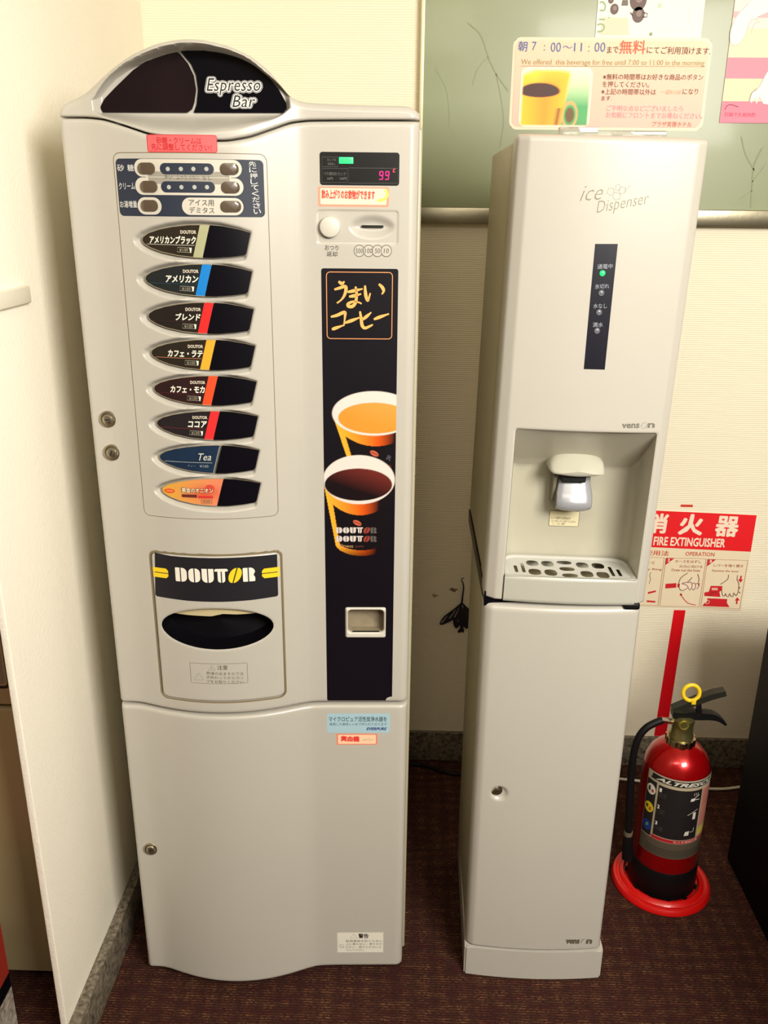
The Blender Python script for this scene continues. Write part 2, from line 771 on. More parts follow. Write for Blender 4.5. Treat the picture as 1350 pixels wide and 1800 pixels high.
# cabinet behind the doors
box('cabinet', 0.004, 0.566, 0.032, 0.70, 0.05, 1.735, SIDE, M1, bev=0.004)
bm = bmesh.new()
for z in np.arange(0.72, 1.70, 0.062):
    add_box(bm, 0.5655, 0.5668, 0.034, 0.05, z, z + 0.0012)
bm_obj('seam_marks', bm, mat('seam brown', (90, 76, 52), 0.8), M1)['kind'] = 'stuff'
box('plinth', 0.03, 0.53, 0.05, 0.64, 0.0, 0.052, DARK, M1)

# --- seam between upper door and hood, hood outline
seam_px = [(103, 206), (150, 206), (180, 209), (213, 219), (263, 236), (300, 243), (345, 247), (400, 247), (440, 240), (480, 226), (510, 215), (540, 211.5), (600, 211), (680, 211), (740, 211.5)]
seam = [P1(*p) for p in seam_px]
top_px = [(101, 200), (103, 187), (112, 180), (130, 173), (148, 163), (165, 147), (195, 119), (230, 94), (270, 76), (300, 69), (330, 66.5), (360, 69), (400, 79), (440, 97), (470, 121), (490, 145), (503, 163), (515, 173), (535, 179), (580, 182), (650, 184), (710, 185), (727, 189), (737, 197), (741, 208)]
top = [P1(*p) for p in top_px]
so = np.array(sorted(seam))


def smooth_curve(P, x0=0.0, x1=0.56, n=400, k=9, it=3):
    xs = np.linspace(x0, x1, n)
    zs_ = np.interp(xs, P[:, 0], P[:, 1])
    for _ in range(it):
        zs_ = np.convolve(np.pad(zs_, k // 2, 'edge'), np.ones(k) / k, 'valid')
    return xs, zs_


_sx, _sz = smooth_curve(so)
seam_z = lambda u: np.interp(u, _sx, _sz)

tp = np.array(sorted(top))
_uu = np.linspace(0.0, 0.56, 400)
_tz = np.interp(_uu, tp[:, 0], tp[:, 1])
for _ in range(6):
    _tz = np.convolve(np.pad(_tz, 2, 'edge'), np.ones(5) / 5, 'valid')
_tz[:8] -= er(np.linspace(0, 0.012, 8), 0.012) * 0.5
top_z = lambda u: np.interp(u, _uu, _tz)

BT = [(0.1205, 0.0), (0.1225, 0.0055), (0.132, 0.0115), (0.150, 0.0172), (0.172, 0.0215), (0.197, 0.0242), (0.222, 0.0248), (0.250, 0.0228), (0.275, 0.0180), (0.291, 0.0135), (0.2938, 0.0115),
      (0.2935, 0.009), (0.285, -0.0185), (0.282, -0.0215), (0.262, -0.0238), (0.235, -0.0255), (0.205, -0.0248), (0.178, -0.0222), (0.152, -0.0172), (0.134, -0.0112), (0.1235, -0.005)]
BT = [tuple(p) for p in BT]


def row_z(i):
    return 1.5619 - 0.05955 * i


def dim_poly(i):
    z = row_z(i)
    cx, cz = 0.292, 0.0
    return [(cx + (p[0] - cx) * 1.10 + 0.0025, z + p[1] * 1.38 - 0.0012) for p in BT]


def edge1(u):
    return er(u, 0.010) + er(W1 - u, 0.016)


CD = rrect(0.0878, 0.3248, 0.7275, 1.0290, 0.012)           # cup door outline
CDI = rrect(0.0898, 0.3228, 0.7290, 1.0265, 0.011)
OPEN = ellipse(0.2030, 0.8815, 0.1035, 0.0420, 56)


def w_upper(U, Z):
    w = -bulge(U)
    for i in range(8):
        z = row_z(i)
        s = (np.abs(Z - z) < 0.045) & (U > 0.09) & (U < 0.31)
        if s.any():
            d = -sdf(dim_poly(i), U[s], Z[s])
            w[s] += 0.0120 * sstep(d / 0.0095)
    s = (U > 0.075) & (U < 0.34) & (Z > 0.71) & (Z < 1.045)
    if s.any():
        d = sdf(CD, U[s], Z[s])
        w[s] += 0.009 * sstep((0.0012 - d) / 0.0016)
    # coin plate: a shallow tray with a dished oval
    s = (U > 0.38) & (U < 0.55) & (Z > 1.5) & (Z < 1.65)
    if s.any():
        d = -sdf(rrect(0.396, 0.528, 1.5575, 1.6105, 0.006), U[s], Z[s])
        w[s] += 0.0014 * sstep(d / 0.0016)
        d2 = -sdf(ellipse(0.4855, 1.5850, 0.0385, 0.0205, 48), U[s], Z[s])
        w[s] += 0.0075 * sstep(d2 / 0.016)
    return w


def door(name, z0, z1f, W, hu, hz, skip, lip=0.012, parent=M1):
    u = np.unique(np.concatenate([np.linspace(0, W1, int(W1 / hu)), [0.0006, 0.0015, 0.003, 0.005, 0.0075, W1 - 0.0006, W1 - 0.0015, W1 - 0.003, W1 - 0.006, W1 - 0.010]]))
    n = int(1.0 / hz)
    v = np.linspace(0, 1, n)
    U, V = np.meshgrid(u, v, indexing='ij')
    ZL = z1f(U)
    Z = z0 + (ZL - z0) * V
    # gather extra rows at both ends for the rounded lips
    k = 9
    lipd = np.concatenate([[0], np.geomspace(0.0005, lip, k - 1)])
    zlo = z0 + lipd[None, :] + np.zeros_like(u)[:, None]
    zhi = ZL[:, :1] - lipd[::-1][None, :]
    mid = [j for j in range(n) if v[j] * (ZL.min() - z0) > lip + hz and (1 - v[j]) * (ZL.min() - z0) > lip + hz]
    Z = np.concatenate([zlo, Z[:, mid], zhi], 1)
    U = np.repeat(u[:, None], Z.shape[1], 1)
    w = W(U, Z) + edge1(U) + er(Z - z0, lip * 0.6) + er(z1f(U) - Z, lip * 0.6)
    nu, nz = U.shape
    I = np.arange(nu * nz).reshape(nu, nz)
    q = np.stack([I[:-1, :-1], I[1:, :-1], I[1:, 1:], I[:-1, 1:]], -1).reshape(-1, 4)
    if skip is not None:
        cu = (U[:-1, :-1] + U[1:, 1:]).ravel() / 2
        cz = (Z[:-1, :-1] + Z[1:, 1:]).ravel() / 2
        q = q[~skip(cu, cz)]
    Vv = np.stack([U, w, Z], -1).reshape(-1, 3)
    loop = list(I[:, 0]) + list(I[-1, 1:]) + list(I[:-1, -1][::-1]) + list(I[0, 1:-1][::-1])
    b = len(Vv)
    L = Vv[loop].copy()
    L[:, 1] = 0.030
    fs = [tuple(r) for r in q] + [(loop[(i + 1) % len(loop)], loop[i], b + i, b + (i + 1) % len(loop)) for i in range(len(loop))]
    return mesh(name, np.concatenate([Vv, L]), fs, PLASTIC, parent, angle=60)


door('upper_door', ZS + 0.0035, lambda u: seam_z(u) - 0.0012, w_upper, 0.0017, 0.0016,
     lambda u, z: (sdf(CD, u, z) < -0.006) | (sdf(rrect(0.440, 0.514, 0.846, 0.906, 0.004), u, z) < -0.004))
door('lower_door', ZF, lambda u: ZS - 0.0035 + 0 * u, lambda U, Z: -bulge(U), 0.004, 0.006, None)

# --- hood with the recessed sign
rim_px = [(160, 181), (172, 158), (190, 133), (215, 112), (247, 95), (280, 82), (313, 75), (347, 75), (380, 80), (413, 90), (440, 104), (463, 123), (490, 146), (507, 165), (513, 178)]
low_px = [(157, 187), (163, 200), (180, 209), (213, 220), (263, 237), (330, 243), (413, 234), (480, 214), (505, 200), (513, 186)]
rim = np.array([P1(*p) for p in rim_px])
low = np.array([P1(*p) for p in low_px])
rim = rim[np.argsort(rim[:, 0])]
low = low[np.argsort(low[:, 0])]
_rx, _rz = smooth_curve(rim, rim[0, 0], rim[-1, 0], 400, 13)
_lx, _lz = smooth_curve(low, low[0, 0], low[-1, 0], 400, 13)
UL, UR = 0.0555, 0.3600
ZP = 1.7500


def w_hood(U, Z):
    base = -bulge(U)
    za = np.interp(U, _rx, _rz)
    zb = np.interp(U, _lx, _lz) + 0.002
    tu = sstep((za - Z) / 0.0035)
    tl = sstep((Z - zb) / np.maximum(ZP - zb, 0.006))
    ts = sstep((U - UL) / 0.012) * sstep((UR - U) / 0.010)
    t = np.minimum(np.minimum(tu, tl), ts)
    return base * (1 - t) + 0.010 * t


nu, nv = 420, 130
u = np.unique(np.concatenate([np.linspace(0, W1, nu), [0.0006, 0.0015, 0.003, 0.005, W1 - 0.0006, W1 - 0.0015, W1 - 0.003, W1 - 0.006]]))
v = np.unique(np.concatenate([np.linspace(0, 1, nv), [0.004, 0.01, 0.985, 0.99, 0.995, 0.998]]))
U, V = np.meshgrid(u, v, indexing='ij')
S = seam_z(U) + 0.0012
T = top_z(U)
Z = S + (T - S) * V
w = w_hood(U, Z) + edge1(U) + er(Z - S, 0.0035) + er((T - Z) * 0.85, 0.010)
I = np.arange(U.size).reshape(U.shape)
q = np.stack([I[:-1, :-1], I[1:, :-1], I[1:, 1:], I[:-1, 1:]], -1).reshape(-1, 4)
Vv = np.stack([U, w, Z], -1).reshape(-1, 3)
loop = list(I[:, 0]) + list(I[-1, 1:]) + list(I[:-1, -1][::-1]) + list(I[0, 1:-1][::-1])
L = Vv[loop].copy()
L[:, 1] = 0.16
b = len(Vv)
mesh('hood', np.concatenate([Vv, L]), [tuple(r) for r in q] + [(loop[(i + 1) % len(loop)], loop[i], b + i, b + (i + 1) % len(loop)) for i in range(len(loop))]
     + [tuple(b + i for i in range(len(loop)))], PLASTIC, M1, angle=60)

c12 = lambda a, b_: P1(a, b_, 0.008)
left_px = [(181, 197.5), (176.5, 189), (184, 174), (205, 152), (235, 123), (262, 104), (290, 92.5), (305, 89), (316, 94), (331, 112), (341, 133), (345, 158), (342, 180), (338, 192), (330, 198)]
right_px = [(313, 84), (345, 82), (378, 85), (412, 95), (445, 113), (470, 134), (490, 157), (503, 181), (504, 191), (498, 198.5), (341, 198), (346, 184), (348.5, 158), (345, 132), (336, 112), (324, 97)]
WIN = mat('smoked window', (26, 16, 20), 0.12, coat=0.1, var=0.5, vscale=9)
patch('sign_window', [c12(*p) for p in left_px], lambda a, b_: np.full(len(a), 0.0065), WIN, M1, h=0.002, skirt=0.003)
sp = patch('sign_panel', [c12(*p) for p in right_px], lambda a, b_: np.full(len(a), 0.0065), BLACKG, M1, h=0.002, skirt=0.003)
pr = Print(flat1(0.0064), lambda a, b_: P1(a, b_, 0.0064))
for bold, col, ly in ((0.155, (196, 196, 196), 1), (0.125, (14, 12, 20), 2), (0.085, (214, 212, 208), 3), (0.0, (16, 14, 22), 5)):
    g = bold * 26
    pr.text('Espresso', (363 - g, 152.5), (458 + g, 152.5), 30 + 2 * g * .8, col, ly, bold=bold, shear=0.28, space=1.06)
    pr.text('Bar', (408 - g, 178), (449 + g, 178), 21 + 2 * g * .8, col, ly + 0.5, bold=bold, shear=0.28, space=1.06)
pr.done('sign_lettering', sp)

# --- small reddish sticker over the panel
pr = Print(surf1, P1)
_a, _b = P1(260, 267), P1(380.5, 238)
pr.poly(rrect(_a[0], _b[0], _a[1], _b[1], 0.003), (234, 96, 98))
pr.line(rrect(_a[0], _b[0], _a[1], _b[1], 0.003), 0.0009, (190, 40, 46), 2, True)
pr.text('砂糖・クリームは', (275, 246.5), (354, 248), 12, (186, 22, 34), 3, 0.012)
pr.text('先に調整してください！', (266, 258), (372, 260), 12, (186, 22, 34), 3, 0.012)
pr.done('notice_sticker', M1, cut=0.006)

# --- joint lines on the door
pr = Print(surf1, P1)
pr.line(rrect(0.0845, 0.3215, 1.0970, 1.6905, 0.011), 0.0010, (112, 92, 56), 1, True)
pr.line(rrect(0.396, 0.528, 1.5575, 1.6105, 0.006), 0.0004, (170, 162, 140), 1, True)
pr.done('panel_joint', M1, cut=0.005)

# --- control panel with its six keys
_a, _b, _c = P1(203, 285), P1(463, 290), P1(208, 375)
cp = rrect(_a[0], _b[0], P1(330, 381)[1], P1(330, 279)[1], 0.007)
pr = Print(surf1, P1)
NAVY = (32, 40, 58)
pr.poly(cp, NAVY)
CRM = (204, 198, 184)


def oval(px0, px1, py, hh, col, ly):
    a, c = P1(px0, py), P1(px1, py)
    k = hh * 0.00091
    z = (a[1] + c[1]) / 2
    pr.poly(rrect(a[0], c[0], z - k, z + k, k * 0.98, 6), col, ly)


oval(236, 425, 296, 14, CRM, 2)
oval(238, 428, 328, 14, CRM, 2)
a, c = P1(256, 312), P1(406, 312)
pr.poly(rrect(a[0], c[0], a[1] - 0.009, a[1] + 0.009, 0.002), CRM, 2)
oval(242, 284, 362, 14, CRM, 2)
oval(320, 428, 363, 14, CRM, 2)
oval(281, 376, 297, 9, NAVY, 3)
oval(283, 378, 329, 9, NAVY, 3)
for (y, xs) in ((297, (295, 318, 340, 363)), (329, (297, 319, 342, 364))):
    for x in xs:
        p = P1(x, y)
        pr.poly(ellipse(p[0], p[1], 0.0032, 0.0032, 14), (176, 178, 172), 4)
W_ = (212, 212, 208)
pr.text('砂', (206, 295), (218, 295), 12, W_, 3, 0.01)
pr.text('糖', (224, 295), (235, 295), 12, W_, 3, 0.01)
pr.text('クリーム', (209, 327), (237, 327), 12, W_, 3, 0.01)
pr.text('お湯増量', (211, 359), (241, 359), 12, W_, 3, 0.01)
pr.text('多い', (289, 311), (303, 311), 7, (60, 60, 66), 4)
pr.text('ふつう', (310, 312), (328, 312), 7, (60, 60, 66), 4)
pr.text('少ない', (332, 312), (350, 312), 7, (60, 60, 66), 4)
pr.text('なし', (356, 313), (372, 313), 7, (60, 60, 66), 4)
pr.text('アイス用', (332, 356), (376, 357), 11, (60, 58, 58), 4, 0.008)
pr.text('デミタス', (333, 369), (377, 370), 11, (60, 58, 58), 4, 0.008)
pr.vtext('先に押してください', (443, 283), (453, 377), 13, W_, 3, 0.008)
cpo = pr.done('control_panel', M1, cut=0.005)
KEY = mat('brown key cap', (88, 74, 60), 0.25, coat=0.4)
for k, (x, y) in enumerate(((257.5, 296), (403.5, 297), (262, 328), (405.5, 329.5), (263, 361.5), (406, 363))):
    p = P1(x, y)
    bm = bmesh.new()
    ww = 0.0138 if k != 5 else 0.0155
    base = rrect(p[0] - ww, p[0] + ww, p[1] - 0.0085, p[1] + 0.0085, 0.0078, 6)
    d0 = -bulge(p[0])
    rings = [(1.0, 0.0), (1.0, 0.0022), (0.93, 0.0033), (0.6, 0.0038), (0.0, 0.0040)]
    Vs, Fs = [], []
    m_ = len(base)
    for s_, hgt in rings:
        for (bx, bz) in base:
            uu = p[0] + (bx - p[0]) * s_
            Vs.append((uu, float(-bulge(uu)) - hgt, p[1] + (bz - p[1]) * s_))
    for r in range(len(rings) - 1):
        for i in range(m_):
            Fs.append((r * m_ + i, r * m_ + (i + 1) % m_, (r + 1) * m_ + (i + 1) % m_, (r + 1) * m_ + i))
    bm.free()
    kk = mesh('key', Vs, Fs, KEY, M1)
    if k == 5:
        o = lathe('indicator', [(0.0, 0.0012), (0.0024, 0.0008), (0.0028, 0)], mat('pale lamp', (190, 190, 150), 0.2), kk, 12, facing(p[0] - 0.007, float(-bulge(p[0])) - 0.0038, p[1]))

# --- the eight drink buttons
rows = [('アメリカンブラック', (0.134, 0.206), (170, 170, 132), (44, 38, 30), (206, 204, 190)),
        ('アメリカン', (0.156, 0.206), (20, 126, 206), (34, 38, 40), (20, 70, 90)),
        ('ブレンド', (0.168, 0.206), (226, 40, 40), (36, 30, 28), (60, 20, 24)),
        ('カフェ・ラテ', (0.150, 0.206), (240, 168, 50), (40, 34, 28), (206, 130, 90)),
        ('カフェ・モカ', (0.150, 0.206), (244, 78, 40), (44, 24, 26), (90, 24, 30)),
        ('ココア', (0.176, 0.206), (228, 46, 48), (34, 30, 34), (120, 34, 34)),
        ('Tea', (0.192, 0.214), None, (24, 44, 70), (190, 196, 190)),
        ('黄金のオニオン', (0.160, 0.214), None, None, None)]
WD = 0.0055


def w_ins(a, b_):
    return -bulge(a) + WD


for i, (nm, (ta, tb), band, bg, ln) in enumerate(rows):
    z = row_z(i)
    out = [(p[0], z + p[1]) for p in BT]

    def clipx(poly, xl, xr):
        """cut the outline between two slanted lines"""
        def cut(P, x0, keep_left):
            o = []
            n = len(P)

            def f(p):
                return (p[0] - (x0 + (p[1] - z) * 0.28)) * (1 if keep_left else -1)
            for k in range(n):
                A, B = P[k], P[(k + 1) % n]
                fa, fb = f(A), f(B)
                if fa <= 0:
                    o.append(A)
                if fa * fb < 0:
                    t = fa / (fa - fb)
                    o.append((A[0] + (B[0] - A[0]) * t, A[1] + (B[1] - A[1]) * t))
            return o
        if xr is not None:
            poly = cut(poly, xr, True)
        if xl is not None:
            poly = cut(poly, xl, False)
        return poly
    b0, b1 = (0.2085, 0.2235) if band else (0.2205, 0.2235)
    if nm.startswith('黄'):
        def pt(a, zz, z=z):
            t = np.clip((a - 0.12) / 0.1, 0, 1)[:, None]
            r = np.array(lin((222, 168, 60))) * (1 - t) + np.array(lin((222, 130, 96))) * t
            s = np.exp(-((a - 0.196) / 0.026) ** 2 - ((zz - z + 0.001) / 0.011) ** 2)[:, None]
            return r * (1 - s * 0.8) + np.array(lin((204, 60, 44))) * s * 0.8
        btn = patch('drink_button', clipx(out, None, b1), w_ins, INKG, M1, h=0.002, paint=pt)
    else:
        bgc = mat('label ' + nm, bg, 0.16, coat=0.5, var=0.25, vscale=40)
        btn = patch('drink_button', clipx(out, None, b0), w_ins, bgc, M1, h=0.002)
    if band:
        patch('colour_band', clipx(out, b0, b1), lambda a, b_: w_ins(a, b_) - 0.0003, mat('band ' + nm, band, 0.35), btn, h=0.002)
    patch('dark_window', clipx(out, b1 + 0.0008, None), lambda a, b_: w_ins(a, b_) - 0.0012, BLACK, btn, h=0.002, skirt=0.004)
    rimm = [(p[0], z + p[1]) for p in BT]
    pr = Print(lambda V: surf1(V, lambda a, b_: -bulge(a) + WD - 0.0004), P1)
    pr.line(rimm, 0.0011, (150, 138, 112), 1, True)
    pr.done('button_rim', btn, cut=0.006)
    pr = Print(lambda V: surf1(V, lambda a, b_: -bulge(a) + WD - 0.0004), P1)

    def tx(s, a0, a1, zc, hh, col, bold=0.0, shear=0.0, ly=3, slant=0.0):
        Vt, Ft = text_mesh(s, bold, shear)
        lo, hi = Vt.min(0), Vt.max(0)
        q_ = (Vt - lo) / (hi - lo)
        pr.raw([(a0 + (a1 - a0) * p[0], z + zc + (p[1] - .5) * hh + slant * p[0]) for p in q_], Ft, col, ly)
    LT = (232, 228, 212)
    if i < 6:
        tx('DOUTOR', 0.184, 0.209, 0.0135, 0.0055, (196, 186, 168), 0.05)
        tx(nm, ta - 0.001, tb + 0.002, 0.0015, 0.0115 if i else 0.0125, LT, 0.035, 0.22)
        zl = -0.0065
        pr.line([(0.128, z + zl + 0.0012), (0.205, z + zl)], 0.0006, ln, 2)
        pr.line([(0.178, z - 0.0095), (0.177, z - 0.0165), (0.199, z - 0.0175), (0.2005, z - 0.0105)], 0.0007, (150, 146, 130), 2, True)
        pr.poly([(0.1965, z - 0.0100), (0.2005, z - 0.0103), (0.1992, z - 0.0177), (0.1975, z - 0.0176)], LT, 3)
        tx('¥100', 0.1805, 0.1945, -0.0135, 0.0048, (158, 150, 128), 0.0)
    elif i == 6:
        tx('Tea', 0.190, 0.2115, 0.004, 0.0125, (206, 208, 190), 0.0, 0.35)
        pr.line([(0.130, z - 0.0055), (0.213, z - 0.0065)], 0.0006, ln, 2)
        tx('ティー', 0.170, 0.184, -0.0125, 0.004, (120, 132, 136))
        tx('¥100', 0.191, 0.206, -0.0125, 0.0048, (150, 160, 160), 0.0)
        pr.line([(0.214, z - 0.023), (0.2265, z + 0.022)], 0.001, (130, 140, 140), 2)
    else:
        pr.poly(ellipse(0.1345, z + 0.000, 0.0095, 0.0040, 20), (216, 70, 24), 2)
        pr.line([(0.1285, z), (0.1405, z)], 0.0022, (240, 150, 80), 3)
        pr.poly(ellipse(0.206, z + 0.0075, 0.0080, 0.0062, 20), (206, 66, 50), 2)
        tx('黄金のオニオン', 0.1555, 0.2125, 0.0030, 0.0105, (84, 30, 26), 0.08, 0.0, 3)
        tx('黄金のオニオン', 0.1565, 0.2115, 0.0030, 0.0090, (244, 222, 188), 0.02, 0.0, 4)
        pr.poly(rrect(0.156, 0.183, z - 0.0102, z - 0.0048, 0.001), (96, 30, 26), 3)
        pr.poly(rrect(0.185, 0.211, z - 0.0112, z - 0.0066, 0.001), (200, 46, 40), 3)
        pr.line(rrect(0.190, 0.208, z - 0.0205, z - 0.0138, 0.0006), 0.0007, (120, 100, 70), 3, True)
        tx('¥100', 0.193, 0.205, -0.0172, 0.0044, (100, 80, 60))
    pr.done('button_lettering', btn, cut=0.012)

# --- cup door with its window
def w_cup(a, b_):
    d = -sdf(CDI, a, b_)
    d2 = sdf(OPEN, a, b_)
    return -bulge(a) + er(d, 0.003) + 0.4 * er(d2, 0.003)


cup = patch('cup_door', CDI, w_cup, PLASTIC, M1, h=0.0022, holes=(OPEN,), skirt=0.008)
pr = Print(surf1, P1)
pr.line(CD, 0.0030, (128, 112, 80), 0.5, True)
pr.done('door_gap', cup, cut=0.006)
# dark clear-fronted chamber
rings = [(1.0, 0.002), (0.985, 0.012), (0.95, 0.032), (0.9, 0.042), (0.0, 0.044)]
Vs, Fs = [], []
nn = len(OPEN)
for s_, dd in rings:
    for (a, b_) in OPEN:
        uu = 0.203 + (a - 0.203) * s_
        Vs.append((uu, float(-bulge(uu)) + dd, 0.8815 + (b_ - 0.8815) * s_))
for r in range(len(rings) - 1):
    for i in range(nn):
        Fs.append((r * nn + i, r * nn + (i + 1) % nn, (r + 1) * nn + (i + 1) % nn, (r + 1) * nn + i))
mesh('cup_chamber', Vs, Fs, mat('chamber black', (8, 7, 12), 0.5, spec=0.15), cup)
patch('chamber_flap', [(0.123, 0.9085), (0.150, 0.9185), (0.2, 0.9225), (0.250, 0.9185), (0.277, 0.9055), (0.24, 0.9055), (0.215, 0.9075), (0.193, 0.9025), (0.15, 0.9030), (0.124, 0.9040)],
      lambda a, b_: -bulge(a) + 0.012, mat('cream flap', (196, 182, 140), 0.5), cup, h=0.003, skirt=0.002)
pr = Print(surf1, P1)
hb = [(272, 971), (300, 977), (382, 981), (440, 978.5), (487, 974), (489, 1045), (487, 1048), (440, 1055), (390, 1058), (330, 1056), (276, 1048), (273, 1045)]
pr.pp(hb, (14, 12, 22), 1)
YEL = (240, 206, 26)
z0 = P1(380, 1014)[1] + 0.0015
for x0, x1, side in ((0.0915, 0.121, 0), (0.2895, 0.3205, 1)):
    for s_ in (-1, 1):
        za, zb = (z0 + 0.0008, z0 + 0.0095) if s_ > 0 else (z0 - 0.0095, z0 - 0.0008)
        if side == 0:
            P = [(x0, za), (x1 - (0 if s_ < 0 else 0), za), (x1, za + 0.002), (x1 - 0.001, zb - 0.003 if s_ > 0 else zb + 0.003), (x1 - 0.004, zb), (x0, zb)]
            P = [(x0, za), (x1, za), (x1, (za + zb) / 2), (x1 - 0.004, zb), (x0, zb)] if s_ > 0 else [(x0, zb), (x1, zb), (x1, (za + zb) / 2), (x1 - 0.004, za), (x0, za)]
        else:
            P = [(x1, za), (x0, za), (x0, (za + zb) / 2), (x0 + 0.004, zb), (x1, zb)] if s_ > 0 else [(x1, zb), (x0, zb), (x0, (za + zb) / 2), (x0 + 0.004, za), (x1, za)]
        pr.poly(P, YEL, 2)


def logo(pr, x0, x1, zc, h, col, beancol, bg, ly=3, dz=0.0, fade=None):
    """six stencilled letters, each split by a thin slit"""
    n = 6
    wl = (x1 - x0) / (n + 5 * 0.14)
    a, hh = wl / 2, h / 2
    for k, ch in enumerate('DOUTOR'):
        cx = x0 + a + k * wl * 1.14
        zz = zc + dz * k / 5
        c_ = beancol if k == 4 else col
        if fade:
            c_ = fade(k, c_)

        def R(l, r, b_, t, rl, rr, rb=None, rt=None):
            """box with its own corner radii (tl,tr,br,bl)"""
            P = []
            for (qx, qz, rad, a0) in ((r, t, rr[0], 0), (l, t, rl[0], 90), (l, b_, rl[1], 180), (r, b_, rr[1], 270)):
                sx = -1 if a0 in (0, 270) else 1
                sz = -1 if a0 in (0, 90) else 1
                ox, oz = qx + sx * rad, qz + sz * rad
                if rad <= 0:
                    P.append((qx, qz))
                else:
                    for q_ in range(5):
                        an = math.radians(a0 + 90 * q_ / 4)
                        P.append((ox + rad * math.cos(an), oz + rad * math.sin(an)))
            pr.poly([(cx + p[0], zz + p[1]) for p in P], c_, ly)
        g = a * 0.10
        r = a * 0.8
        if ch == 'D':
            R(-a, -g - a * .1, -hh, hh, (r * .2, r * .2), (0, 0))
            R(g - a * .1, a, -hh, hh, (0, 0), (r, r))
        elif ch == 'O' and k == 1:
            R(-a, -g, -hh, hh, (r, r), (0, 0))
            R(g, a, -hh, hh, (0, 0), (r, r))
        elif ch == 'U':
            R(-a, -g, -hh, hh, (0, r), (0, 0))
            R(g, a, -hh, hh, (0, 0), (0, r))
        elif ch == 'T':
            R(-a * 1.12, a * 1.12, hh * .62, hh, (a * .3, a * .1), (a * .3, a * .1))
            R(-a * .62, -g, -hh, hh * .64, (0, a * .5), (0, 0))
            R(g, a * .62, -hh, hh * .64, (0, 0), (0, a * .5))
        elif k == 4:
            for sgn in (-1, 1):
                P = []
                for q_ in range(13):
                    an = math.radians(90 + 180 * q_ / 12) if sgn < 0 else math.radians(-90 + 180 * q_ / 12)
                    ex, ez = a * 0.95 * math.cos(an) + sgn * g, hh * 1.08 * math.sin(an)
                    P.append((cx + ex + ez * 0.30, zz + ez))
                pr.poly(P, c_, ly)
        else:
            R(-a, -g - a * .1, -hh, hh, (r * .2, r * .2), (0, 0))
            R(g - a * .1, a, hh * 0.02, hh, (0, 0), (r, a * .5))
            R(g - a * .1, a, -hh, -hh * 0.10, (0, 0), (a * .5, a * .15))
            R(g - a * .1, a * .8, -hh * .12, hh * .06, (0, 0), (0, 0))


logo(pr, 0.1345, 0.2775, z0 + 0.0005, 0.0270, (236, 230, 216), YEL, (14, 12, 22))
pr.done('brand_band', cup, cut=0.006)
pr = Print(surf1, P1)
LN = (74, 62, 44)
pr.line(rrect(P1(335, 1184)[0], P1(435, 1184)[0], P1(380, 1202)[1], P1(380, 1167)[1], 0.0015), 0.0006, LN, 1, True)
pr.pl([(366, 1178), (372, 1169), (378, 1178)], 0.0006, LN, 1, True)
pr.pl([(372, 1172), (372, 1176)], 0.0006, LN, 1)
pr.text('注意', (382, 1173.5), (400, 1173.5), 8, LN, 1, 0.01)
pr.pl([(341, 1195), (349.5, 1183), (358, 1195)], 0.0007, LN, 1, True)
for k, s_ in enumerate(('熱湯の出ますので注', 'ぎ終わってからカッ', 'プをお取りください')):
    pr.text(s_, (363, 1183 + k * 7.2), (428, 1184 + k * 7.2), 5.4, LN, 1)
pr.done('caution_print', cup, cut=0.008)

# --- status display
pr = Print(surf1, P1)
dz0, dz1 = P1(630, 326)[1], P1(630, 267.5)[1]
du0, du1 = P1(562, 297)[0], P1(702, 297)[0]
pr.poly(rrect(du0, du1, dz0, dz1, 0.0045), (10, 9, 12), 1)
G_ = (92, 96, 92)
pr.pl([(566, 276), (594, 276), (594, 293), (566, 293)], 0.0005, G_, 2, True)
pr.pl([(566, 296), (611, 296), (611, 321), (566, 321)], 0.0005, G_, 2, True)
pr.pl([(613, 295), (699, 296), (699, 322), (613, 322)], 0.0005, G_, 2, True)
pr.text('カップの', (575, 281), (591, 281), 5, (110, 112, 106), 3)
pr.text('お取出し', (576, 288), (590, 288), 4.5, (110, 112, 106), 3)
pr.text('つり銭切れランプ', (569, 305), (608, 306), 6, (110, 112, 106), 3)
pr.text('10円', (575, 314), (585, 314), 4.5, (120, 122, 116), 3)
pr.text('100円', (597, 314), (609, 314), 4.5, (120, 122, 116), 3)
dsp = pr.done('status_display', M1, m=INKG)
GREEN = mat('green lamp', (40, 220, 110), 0.4, emit=(40, 240, 120), estr=1.1)
LED = mat('magenta digits', (200, 10, 90), 0.4, emit=(255, 0, 120), estr=1.6)
LEDR = mat('red digits', (240, 60, 70), 0.4, emit=(255, 60, 80), estr=2.2)
a, c = P1(596, 287.5), P1(621, 276.5)
box('green_lamp', a[0], c[0], -0.0012, 0.001, a[1], c[1], GREEN, dsp, bev=0.0004)
pr = Print(flat1(-0.0013), lambda a, b_: P1(a, b_, -0.001))
pr.text('販売中', (600, 282), (617, 282), 6, (20, 110, 50), 1)
pr.done('lamp_lettering', dsp)


def digit9(x, y, hgt, wid, m, segs='abcdfg'):
    bm = bmesh.new()
    p = P1(x, y)
    t = wid * 0.26
    S = {'a': (0, hgt / 2, wid, t), 'g': (0, 0, wid, t), 'd': (0, -hgt / 2, wid, t), 'b': (wid / 2, hgt / 4, t, hgt / 2), 'c': (wid / 2, -hgt / 4, t, hgt / 2),
         'f': (-wid / 2, hgt / 4, t, hgt / 2), 'e': (-wid / 2, -hgt / 4, t, hgt / 2)}
    for s_ in segs:
        cx, cz, sx, sz = S[s_]
        add_box(bm, p[0] + cx - sx / 2 + 0.1 * cz, p[0] + cx + sx / 2 + 0.1 * cz, -0.0008, 0.0005, p[1] + cz - sz / 2 * .92, p[1] + cz + sz / 2 * .92)
    return bm_obj('digit', bm, m, dsp, smooth=False)


